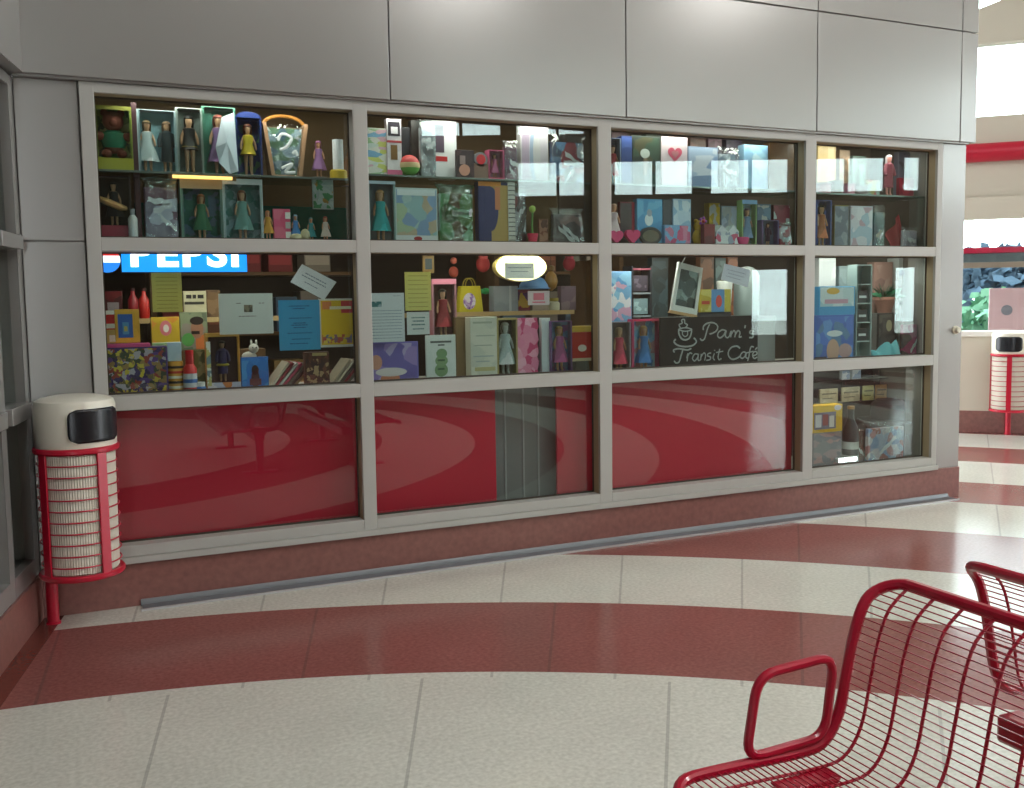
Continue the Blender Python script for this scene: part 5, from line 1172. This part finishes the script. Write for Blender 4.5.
carton('toy_pack', 'toy', 'crimson pack with a white flash at the right end of the corner glass shelf', (899, 178, 914, 200), .20, S, .03, (150, 24, 56), ((160, 28, 60), (130, 20, 50)), 14, ((.4, .7, .2, .6, (214, 190, 200, 1)),))
carton('tall_box', 'box', 'tall tan folded box at the left end of the corner top pane', (817, 145, 836, 197), .30, S, .06, (190, 165, 110), ((196, 170, 116), (205, 186, 140), (180, 156, 104)), 6, stretch=(2, 1, .2))
S = ZB1
window_box('doll_box', 'boxed doll', 'blue box with a sunset skirted doll in the corner top pane', (816, 200, 832, 248), .19, S, .06, (60, 80, 150), (70, 100, 170), None, None, ({'c': (200, 120, 80), 'hair': (40, 30, 30)},), pal=((60, 90, 170), (80, 110, 190), (60, 60, 90)))
carton('tall_box', 'box', 'dark olive edged grey box beside the sunset skirted doll', (834, 205, 849, 248), .20, S, .06, (120, 106, 50), ((110, 118, 130), (130, 138, 145), (96, 104, 116)), 14)
carton('gift_box', 'box', 'pale pastel box in the middle of the corner top pane', (850, 206, 873, 248), .19, S, .06, (190, 195, 205), ((205, 205, 212), (190, 160, 170), (170, 190, 205), (215, 215, 220)), 16)
film_bag('gift_bag', 'gift bag', 'teal film gift bag in the lower part of the corner top pane', (874, 205, 888, 249), .18, S, .06, None, ((70, 110, 110), (120, 150, 140), (60, 90, 100), (170, 170, 150)), 14, .95, 1)
o, w_, h_ = start('red_fabric', 'cloth', 'red fabric folded over the display board in the corner top pane', (891, 214, 906, 249), .25, S); hw = w_/2
MB().grid(lambda i, j: (-hw+2*hw*i, .02*math.sin(i*9)+.06*j, .004+(h_*(.35+.65*i))*j**.8), 20, 10).build('cloth', plain((165, 50, 60), .8), o)
o.children[0].modifiers.new('Solidify', 'SOLIDIFY').thickness = .004
film_bag('gift_bag', 'gift bag', 'white tissue filled gift bag at the right of the corner top pane', (903, 227, 920, 249), .17, S, .05, None, ((205, 200, 212), (215, 214, 222), (190, 184, 200)), 10, 1.0, 1)

# ---- corner middle pane
S = ZB2
carton('board_game', 'board game', 'blue picture box with a bathing figure in the corner middle pane', (814.5, 315, 854, 366), .17, S, .06, (60, 100, 180), ((70, 110, 195), (60, 96, 175), (90, 140, 205), (80, 120, 160)), 12, ((.02, .5, .3, .62, (190, 150, 130, 1)), (.1, .4, .6, .95, (175, 140, 140, 1)), (.55, .68, .3, .7, (205, 215, 220, 1)), (0, .14, 0, .3, (50, 40, 60))))
carton('board_game', 'board game', 'white and blue box with an orange oval, standing on the bathing figure box', (819, 287, 855, 316), .18, None, .05, (70, 160, 215), ((190, 210, 215), (205, 218, 222), (170, 200, 212)), 12, ((.0, .3, 0, 1, (60, 150, 205)), (.72, .95, .2, .56, (214, 170, 70, 1)), (.4, .55, .15, .8, (200, 150, 170))))
a_ = [o for o in bpy.data.objects if o.get('label', '').startswith('blue picture box')][0]; q = [o for o in bpy.data.objects if o.get('label', '').startswith('white and blue box with an orange')][0]
q.location.z = S+a_.children[0].dimensions.z
o, w_, h_ = start('display_stand', 'stand', 'tall clear display stand of three dark compartments in the corner middle pane', (856, 266, 872, 361), .19, S); hw = w_/2
m = MB()
for s in (-1, 1): m.box(s*hw-.006, s*hw+.006, 0, .10, 0, h_)
m.box(-hw, hw, 0, .10, h_, h_+.012); m.box(-hw, hw, .095, .10, 0, h_)
m.build('casing', mat('clear_stand_grey', (140, 160, 160), .2), o)
for i in range(5): MB().box(-hw+.006, hw-.006, .005, .095, h_*i/5+.002, h_*i/5+.010).build('shelf', mat('clear_stand_pale', (190, 210, 208), .2), o)
for i in (1, 2, 3):
    oo = empty('perfume_box', (o.location.x, .205, S+h_*i/5+.011), ['', 'black box in the lowest compartment of the clear stand', 'black box in the middle compartment of the clear stand', 'black box in the top compartment of the clear stand'][i], 'box')
    MB().box(-hw*.7, hw*.7, 0, .06, 0, h_*.13).build('box', plain((24, 26, 30), .3), oo, bevel=.003); MB().box(-hw*.5, hw*.5, -.001, 0, h_*.05, h_*.075).build('label', plain((205, 210, 212), .4), oo, smooth=False)
turned('flower_pot', 'pot', 'terracotta pink pot on the short stand behind the black framed picture', (876, 297, 893, 313), .36, None, [('pot', (175, 120, 105), .7, [(.6, 0), (.9, .8), (1, .82), (1, 1), (.85, .95), (0, .9)])])
fp = bpy.data.objects['flower_pot']; fp.name = 'flower_pot'
st_h = fp.location.z-S
slab('short_stand', 'short grey stand under the pink pot in the corner middle pane', 'stand', fp.location.x-.08, fp.location.x+.08, .29, .45, S, fp.location.z-.001, mat('stand_grey', (120, 120, 118), .5))
o = empty('potted_fern', (fp.location.x, fp.location.y, fp.location.z+.105), 'bushy green plant growing in the pink pot', 'plant')
m = MB(); r3 = random.Random(5)
for i in range(60):
    a, e = r3.uniform(0, 6.28), r3.uniform(.2, 1.5); L_ = r3.uniform(.08, .17)
    d_ = Vector((math.cos(a)*math.cos(e), math.sin(a)*math.cos(e), math.sin(e))); n_ = d_.orthogonal().normalized()*L_*.2
    b_ = Vector((0, 0, 0)); t_ = d_*L_+Vector((0, 0, -.02)); md = d_*L_*.55
    m.add([b_, md+n_, t_, md-n_], [(0, 1, 2), (0, 2, 3)])
m.build('leaf', plain((40, 120, 84), .5), o, smooth=False)
MB().tube([(0, 0, -.012), (.003, 0, .05)], .006, 6).build('stem', plain((80, 110, 60), .6), o)
carton('framed_picture', 'picture frame', 'black framed picture with a pale oval face in the corner middle pane', (878, 313, 897, 361), .265, S, .02, (40, 34, 38), ((60, 50, 52), (46, 40, 44), (90, 84, 80)), 14, ((.55, .9, .2, .8, (70, 60, 60)), (.6, .85, .4, .72, (170, 160, 130, 1))))
o, w_, h_ = start('cyan_cloth', 'cloth', 'pale turquoise cloth heaped below the black framed picture', (874, 334, 901, 362), .165, S); hw = w_/2
o.name = 'turquoise_cloth'
MB().grid(lambda i, j: (-hw+2*hw*i, .11*j-.01*math.sin(i*13), .003+h_*(.25+.5*i+.12*math.sin(i*11+j*3))*math.sin(math.pi*min(1, j*1.1))**.7), 28, 14).build('cloth', plain((100, 180, 190), .7), o)
o.children[0].modifiers.new('Solidify', 'SOLIDIFY').thickness = .004
film_bag('gift_bag', 'gift bag', 'magenta gift bag at the right end of the corner middle pane', (902, 318, 922, 359), .18, S, .06, None, ((190, 24, 110), (205, 40, 130), (150, 20, 80), (60, 14, 40), (215, 130, 170)), 12, .92, 1)

# ---- bottom corner pane
S = ZB3
carton('magazine_pile', 'box', 'grey pink patterned carton under the yellow edged photo box', (812.5, 432, 842, 473), .19, S, .10, (130, 120, 124), ((120, 112, 118), (150, 125, 128), (104, 98, 108), (165, 120, 120)), 22, stretch=(.5, 1, 1.5))
q2 = bpy.data.objects['magazine_pile']; q2.name = 'patterned_carton'
carton('photo_box', 'box', 'yellow edged box with small photographs in the bottom corner pane', (812, 404, 842.5, 432.5), .185, None, .08, (226, 178, 30), ((226, 178, 30), (216, 168, 26)), 6, ((.12, .74, .06, .78, (120, 110, 130)), (.2, .66, .1, .3, (205, 200, 205)), (.25, .66, .34, .52, (150, 80, 80)), (.18, .6, .56, .72, (215, 205, 200)), (.78, .98, .72, .96, (225, 215, 220, 1))))
bpy.data.objects['photo_box'].location.z = S+q2.children[0].dimensions.z
turned('bottle', 'bottle', 'dark bottle with black and white bands in the bottom corner pane', (844, 406, 857, 468), .22, S, [('body', (40, 36, 38), .3, [(.9, 0), (1, .03), (1, .62), (.4, .8), (.4, .95)]), ('label', (190, 190, 185), .5, [(1, .08), (1.03, .08), (1.03, .2), (1, .2)]), ('upper_label', (200, 200, 195), .5, [(1, .3), (1.03, .3), (1.03, .42), (1, .42)]), ('cap', (150, 110, 60), .4, [(.46, .95), (.46, 1), (0, 1)])])
film_bag('gift_bag', 'bag', 'brown paper gift bag behind the white gift magazine', (856, 424, 868, 468), .24, S, .06, None, ((110, 56, 34), (130, 70, 44), (90, 46, 30)), 10, .9, 1)
o = film_bag('gift_bag', 'gift bag', 'large white and pink gift pack in clear film on the low board', (868, 421, 908, 468), .18, S, .07, None, ((225, 215, 220), (205, 150, 150), (170, 100, 90), (190, 200, 220), (235, 230, 232), (150, 170, 205)), 16, 1.05, 1)
turned('black_hat', 'hat', 'wide dark hat resting behind the large white and pink gift pack', (866, 399, 911, 423), .465, None, [('brim', (44, 36, 38), .8, [(.6, .0), (1, .05), (1, .10), (.6, .12)]), ('crown', (40, 32, 36), .8, [(.6, .1), (.56, .8), (.4, 1), (0, .95)])])
hh = bpy.data.objects['black_hat']
slab('hat_stand', 'dark stand under the wide dark hat in the bottom corner pane', 'stand', hh.location.x-.12, hh.location.x+.12, hh.location.y-.12, hh.location.y+.12, S, hh.location.z-.001, mat('dark_stand', (36, 30, 32), .6))
# booklet rack above
o, w_, h_ = start('booklet_rack', 'rack', 'dark wire rack of cream booklets behind the bottom corner pane', (814, 368, 908, 470), .66, S); hw = w_/2
m = MB()
for s in (-1, -.33, .33, 1): m.box(s*hw-.006, s*hw+.006, .05, .07, 0, h_)
m.build('post', plain((30, 28, 32), .4), o)
MB().box(-hw, hw, .06, .075, h_*.55, h_).build('back_panel', plain((40, 34, 40), .5), o)
zr = at(850, 401, .65).z-S
for z in (zr-.012, zr+.165): MB().box(-hw, hw, -.03, .06, z, z+.008).build('tray', plain((36, 34, 38), .4), o)
for (a, b, c, lb) in ((820, 838, (205, 195, 165), 'cream booklet first along the dark wire rack'), (842, 860, (214, 205, 175), 'cream booklet with a pink foot second along the dark wire rack'), (863, 874, (190, 185, 120), 'yellowish booklet third along the dark wire rack'), (876, 887, (190, 150, 100), 'tan booklet fourth along the dark wire rack'), (889, 900, (205, 200, 180), 'pale booklet at the right end of the dark wire rack')):
    carton('booklet', 'booklet', lb, (a, 386, b, 401), .645, None, .015, c, (c, tuple(int(x*.92) for x in c)), 20, ((.6, .7, .1, .9, tuple(int(x*.6) for x in c)), (.3, .36, .1, .7, tuple(int(x*.6) for x in c))))
    q = [o2 for o2 in bpy.data.objects if o2.get('label', '') == lb][0]; q.location.z = S+zr-.004
for (a, b, lb) in ((842, 850, 'white and blue carton, left one of the pair on the upper tray'), (852, 861, 'white and blue carton, right one of the pair on the upper tray')):
    carton('carton', 'box', lb, (a, 372, b, 386), .65, None, .03, (205, 215, 225), ((205, 215, 225), (150, 170, 200)), 24)
    q = [o2 for o2 in bpy.data.objects if o2.get('label', '') == lb][0]; q.location.z = S+zr+.1735

# ---- second rows, half hidden behind the front rows
S = US[2]
for (bx, c, lb) in (((612, 132, 628, 192), (96, 60, 70), 'tall plum box behind the red dressed doll in the third top pane'), ((646, 134, 661, 192), (70, 84, 70), 'dark green box behind the white flower picture'),
                    ((690, 138, 706, 192), (90, 60, 50), 'brown box behind the cloud box, left one of two'), ((708, 139, 722, 192), (120, 84, 96), 'mauve box behind the cloud box, right one of two'),
                    ((726, 138, 742, 192), (80, 70, 90), 'grey violet box behind the short clear gift bag'), ((772, 140, 786, 192), (150, 104, 60), 'orange brown box behind the wooden crate')):
    carton('gift_box', 'box', lb, bx, .36, S, .06, c, (c, tuple(min(255, int(v*1.25)) for v in c), tuple(int(v*.8) for v in c)), 18)
S = ZB1
for (bx, c, lb) in (((709, 203, 720, 246), (205, 170, 60), 'tall yellow box behind the toy house, left one of two'), ((721, 206, 738, 246), (170, 180, 200), 'pale lilac box behind the toy house, right one of two'),
                    ((757, 204, 771, 246), (96, 120, 150), 'slate blue box behind the violet doll box'), ((773, 205, 790, 246), (120, 40, 60), 'wine red box behind the red flowered gift bag')):
    carton('gift_box', 'box', lb, bx, .38, S, .06, c, (c, tuple(min(255, int(v*1.2)) for v in c), (200, 200, 205)), 20)
S = US[3]
for (bx, c, lb) in (((839, 150, 850, 199), (170, 140, 110), 'light brown box behind the small tins on the corner glass shelf'), ((852, 156, 866, 199), (120, 150, 140), 'sea green box behind the grey tin on the corner glass shelf'), ((898, 152, 910, 200), (110, 110, 130), 'grey blue box behind the crimson pack on the corner glass shelf')):
    carton('gift_box', 'box', lb, bx, .38, S, .05, c, (c, tuple(min(255, int(v*1.2)) for v in c), tuple(int(v*.75) for v in c)), 20)
S = ZB2
o, w_, h_ = start('white_cabinet', 'cabinet', 'tall white cabinet with a dark slot behind the magenta gift bag', (897, 258, 917, 350), .50, S); hw = w_/2
MB().box(-hw, hw, 0, .12, 0, h_).build('body', plain((205, 208, 208), .4), o, bevel=.004)
MB().box(-hw*.8, hw*.8, -.004, 0, h_*.52, h_*.56).build('slot', plain((50, 54, 60), .4), o); MB().box(-hw*.9, hw*.9, -.004, 0, h_*.82, h_*.88).build('stripe', plain((120, 130, 165), .4), o)
carton('tall_box', 'box', 'tall rosy box behind the potted plant in the corner middle pane', (873, 262, 893, 350), .52, S, .08, (176, 140, 130), ((180, 144, 134), (160, 126, 120), (190, 160, 150)), 9)
carton('tall_box', 'box', 'tall white carton at the back left of the corner middle pane', (818, 258, 836, 350), .50, S, .08, (215, 220, 222), ((215, 220, 222), (200, 206, 210)), 8)
carton('tall_box', 'box', 'tall teal grey carton behind the clear stand of black boxes', (838, 266, 856, 350), .52, S, .08, (120, 140, 146), ((120, 140, 146), (140, 160, 165), (100, 118, 126)), 9)
for (bx, c, lb) in (((652, 258, 668, 350), (60, 78, 84), 'tall dark teal box behind the tilted white frame, left one of two'), ((700, 256, 714, 350), (120, 80, 56), 'tall brown box behind the tilted white paper, left one of three'),
                    ((715, 258, 726, 350), (84, 110, 110), 'tall teal box behind the tilted white paper, middle one of three'), ((727, 256, 738, 350), (150, 90, 60), 'tall rust box behind the tilted white paper, right one of three')):
    carton('tall_box', 'box', lb, bx, .82, 1.053-.0, .06, c, (c, tuple(min(255, int(v*1.25)) for v in c), tuple(int(v*.8) for v in c)), 14)
slab('low_table', 'low dark table behind the middle row, carrying the tall boxes at the back', 'table', 3.70, 4.75, .79, 1.0, 1.0, 1.052, mat('table_dark', (60, 50, 46), .5))
lt_ = bpy.data.objects['low_table']
for sx_ in (-.48, .48): MB().box(sx_-.03, sx_+.03, -.08, .08, -1.0, 0).build('leg', mat('table_dark', (60, 50, 46), .5), lt_)

# reflections and glare in the glass, built as small glowing parts
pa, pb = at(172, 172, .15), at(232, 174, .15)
o = empty('shelf_glint', ((pa.x+pb.x)/2, .15, US[0]-.022), 'warm reflection on the edge of the first glass shelf, built as a glowing strip', 'lamp'); hw = (pb.x-pa.x)/2
MB().tube([(-hw, 0, 0), (hw, 0, 0)], .009, 10).build('tube', glow('glint_warm', (255, 196, 110), 2.2), o)  # ceiling light mirrored in the shelf glass, put in as a glowing tube
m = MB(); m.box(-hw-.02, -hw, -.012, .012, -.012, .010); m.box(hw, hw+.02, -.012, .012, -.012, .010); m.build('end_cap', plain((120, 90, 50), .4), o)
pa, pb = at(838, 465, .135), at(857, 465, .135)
o = empty('sill_glare', ((pa.x+pb.x)/2, .145, at(847, 467, .145).z), 'white glare at the foot of the bottom corner pane, built as a glowing block', 'lamp'); hw = (pb.x-pa.x)/2
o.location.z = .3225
MB().box(-hw, hw, -.01, .02, 0, .034).build('body', plain((200, 200, 200), .4), o, bevel=.003)  # white glare on the sill, put in as a small glowing block
MB().box(-hw*.95, hw*.95, -.014, -.0105, .002, .032).build('lens', glow('glare_white', (250, 252, 255), 7), o, smooth=False)

# far back of the shop: shelving with cartons
for (xa, xb, lb) in ((.6, 2.2, 'tall brown shelving unit deep in the shop behind the blue sign'), (3.3, 4.5, 'tall brown shelving unit deep in the shop behind the chalkboard')):
    o = empty('shelving_unit', ((xa+xb)/2, 2.2, 0), lb, 'shelf'); hw = (xb-xa)/2
    for s in (-1, 1): MB().box(s*hw-.02, s*hw+.02, 0, .4, 0, 2.4).build('side_panel', M_wood, o)
    MB().box(-hw, hw, .38, .40, 0, 2.4).build('back_panel', mat('dark_wood', (56, 42, 32), .6), o)
    zs = (.3, .8, 1.3, 1.75, 2.15)
    for z in zs: MB().box(-hw+.02, hw-.02, 0, .38, z, z+.025).build('shelf', M_wood, o)
    r4 = random.Random(int(xa*10))
    for z in zs[1:4]:
        x = xa+.06
        while x < xb-.3:
            wv = r4.uniform(.14, .26); hv = r4.uniform(.16, .32); c = r4.choice([(120, 70, 50), (90, 90, 80), (70, 90, 110), (150, 120, 70), (120, 40, 44), (130, 120, 110)])
            b = empty('storage_carton', (x+wv/2, 2.24, z+.0255), 'dim carton on the tall brown shelving deep in the shop', 'box', 'cartons deep in the shop')
            MB().box(-wv/2, wv/2, 0, .26, 0, hv).build('box', plain(c, .6), b, bevel=.004); MB().box(-wv/2+.01, wv/2-.01, -.001, 0, hv*.3, hv*.7).build('label', plain(tuple(min(255, int(v*1.3)) for v in c), .6), b, smooth=False)
            x += wv+r4.uniform(.02, .10)

# outside the far window
tag(MB().box(-20, 45, -45, 30, -.3, -.125).build('ground_outside', mat('pale_paving', (190, 188, 182), .8), smooth=False), kind='structure')
def outside(u, d, z=-.125): p = P0+ef*u-nf*d; return Vector((p.x, p.y, z))
p = outside(-.18, 2.2)
o = empty('canopy_post', p, 'red canopy post standing outside the far window', 'post', rz=R(-45))
MB().tube([(0, 0, 0), (0, 0, 2.16)], .075, 16).build('shaft', mat('canopy_red', (150, 30, 56), .8, 0, .05), o); MB().box(-.2, .2, -.2, .2, 0, .03).build('base_plate', mat('canopy_red', (150, 30, 56), .8, 0, .05), o)
MB().box(-3, 7, -.09, .09, 2.17, 2.24).build('beam', mat('canopy_red', (150, 30, 56), .8, 0, .05), o); MB().box(-3, 7, -.06, .06, 2.0, 2.165).build('fascia', mat('fascia_grey', (76, 82, 88), .9, 0, 0), o)
p = outside(.52, 3.0)
o = empty('notice_sign', p, 'pale pink sign with a grey disc standing outside the far window', 'sign', rz=R(-45))
MB().box(-.22, .22, 0, .05, .85, 1.72).build('panel', mat('pink_sign', (176, 148, 154), .9, 0, 0), o, bevel=.01)
MB().prism([(.07*math.cos(R(a)), 1.42+.07*math.sin(R(a))) for a in range(0, 360, 15)], -.006, 0).build('disc', mat('sign_grey', (110, 110, 120), .9, 0, 0), o)
for s in (-1, 1): MB().box(s*.18-.02, s*.18+.02, .05, .09, 0, 1.6).build('leg', plain((110, 110, 110), .5), o)
r5 = random.Random(11)
def shrub(pos, rad, h, n, c, label, name, sq=1):
    o = empty(name, pos, label, 'hedge' if 'hedge' in name else 'shrub', rz=R(-45)); m = MB()
    for i in range(n):
        a, e, rr3 = r5.uniform(0, 6.283), r5.uniform(-1.3, 1.5), r5.uniform(.5, 1)
        ctr = Vector((rad*rr3*math.cos(a)*math.cos(e)**.6, rad*sq*rr3*math.sin(a)*math.cos(e)**.6, h*.5+h*.5*rr3*math.sin(e)))
        d1 = Vector((r5.uniform(-1, 1), r5.uniform(-1, 1), r5.uniform(-1, 1))).normalized(); d2 = d1.orthogonal(); s_ = r5.uniform(.06, .14)*max(1, h*.6)
        m.add([ctr-d1*s_, ctr+d2*s_*.5, ctr+d1*s_, ctr-d2*s_*.5], [(0, 1, 2, 3)])
    m.build('foliage', mat('leaf_%d_%d_%d' % c, c, .9, 0, 0), o, smooth=False)
    MB().tube([(0, 0, 0), (0, 0, h*.6)], [.05, .03], 8).build('stem', plain((60, 50, 40), .8), o)
shrub(outside(.45, 4.4), .62, 1.7, 700, (120, 165, 140), 'pale green shrub behind the red post outside the far window', 'garden_shrub')
shrub(outside(2.9, 5.0), .6, 1.35, 700, (130, 160, 140), 'pale green shrub behind the pink sign outside the far window', 'garden_shrub')
shrub(outside(1.2, 8.5), 4.2, 2.5, 5200, (84, 104, 124), 'long blue grey hedge far beyond the shrubs outside the far window', 'garden_hedge', .35)

# ================================================================== LIGHT
# unseen lamps added to light the hall and the shop
def added_lamp(x, y, z, sx, sy, power, color, label, name='added_lamp', group=None, rz=0, t=.05, tilt=0):
    o = empty(name, (x, y, z), label, 'lamp', group, rz)
    MB().box(-sx/2-.03, sx/2+.03, -sy/2-.03, sy/2+.03, -t, -.001).build('housing', plain((210, 210, 205), .5), o, bevel=.004)
    MB().box(-sx/2, sx/2, -sy/2, sy/2, -t-.003, -t-.001).build('diffuser', glow('added_lamp_diffuser', (255, 250, 240), 3.0), o, smooth=False)
    l = bpy.data.lights.new('light', 'AREA'); l.shape = 'RECTANGLE'; l.size = sx; l.size_y = sy; l.energy = power; l.color = color
    lo = bpy.data.objects.new('light', l); col.objects.link(lo); lo.parent = o; lo.location = (0, 0, -t-.005); lo.rotation_euler.x = tilt
    return o
HALL = 88  # power of the lamps added overhead to brighten the hall
for i, (x, y) in enumerate(((2.2, -5.5), (5.0, -4.2), (8.5, -4.0), (5.5, -8.5), (9.5, -7.5))):
    added_lamp(x, y, 6.3, 1.4, .5, HALL, (1, .985, .965), 'added long white ceiling lamp lighting the hall', group='added ceiling lamps of the hall')
def strip(x, y, z, sx, sy, power, label, color=(1, .93, .82)):  # hidden strips added to brighten the goods in the window
    return added_lamp(x, y, z, sx, sy, power, color, label, 'added_strip_light', t=.010, tilt=R(28))
for i, (a, b) in enumerate(CX):
    strip((a+b)/2, .15, 2.631, (b-a)*.8, .05, [6, 4.8, 4.6, 4.6][i], 'added unseen strip light above '+nm[i])
    strip((a+b)/2, .20, 1.851, (b-a)*.8, .05, [6.5, 5.8, 8, 9][i], 'added unseen strip light under the board below '+nm[i])
strip(5.3, .20, 1.021, .9, .05, 4, 'added unseen strip light above the bottom corner pane')
for x, q in ((1.5, 'blue sign'), (4.2, 'chalkboard')): added_lamp(x, 1.5, 2.858, .6, .3, 10, (1, .9, .75), 'added flat ceiling lamp deep in the shop behind the '+q, 'added_lamp', t=.01)  # added out of view to brighten the shop interior

wd = bpy.data.worlds.new('sky'); sc.world = wd; wd.use_nodes = True
bg = wd.node_tree.nodes['Background']; bg.inputs['Color'].default_value = (.90, .96, 1.0, 1); bg.inputs['Strength'].default_value = 10.0
sc.view_settings.view_transform = 'Standard'; sc.view_settings.look = 'None'; sc.view_settings.gamma = 1; sc.view_settings.use_curve_mapping = False
sc.view_settings.exposure = 0.0
sc.cycles.transparent_max_bounces = 32; sc.cycles.max_bounces = 10; sc.cycles.use_denoising = True
sc.cycles.caustics_reflective = False; sc.cycles.caustics_refractive = False
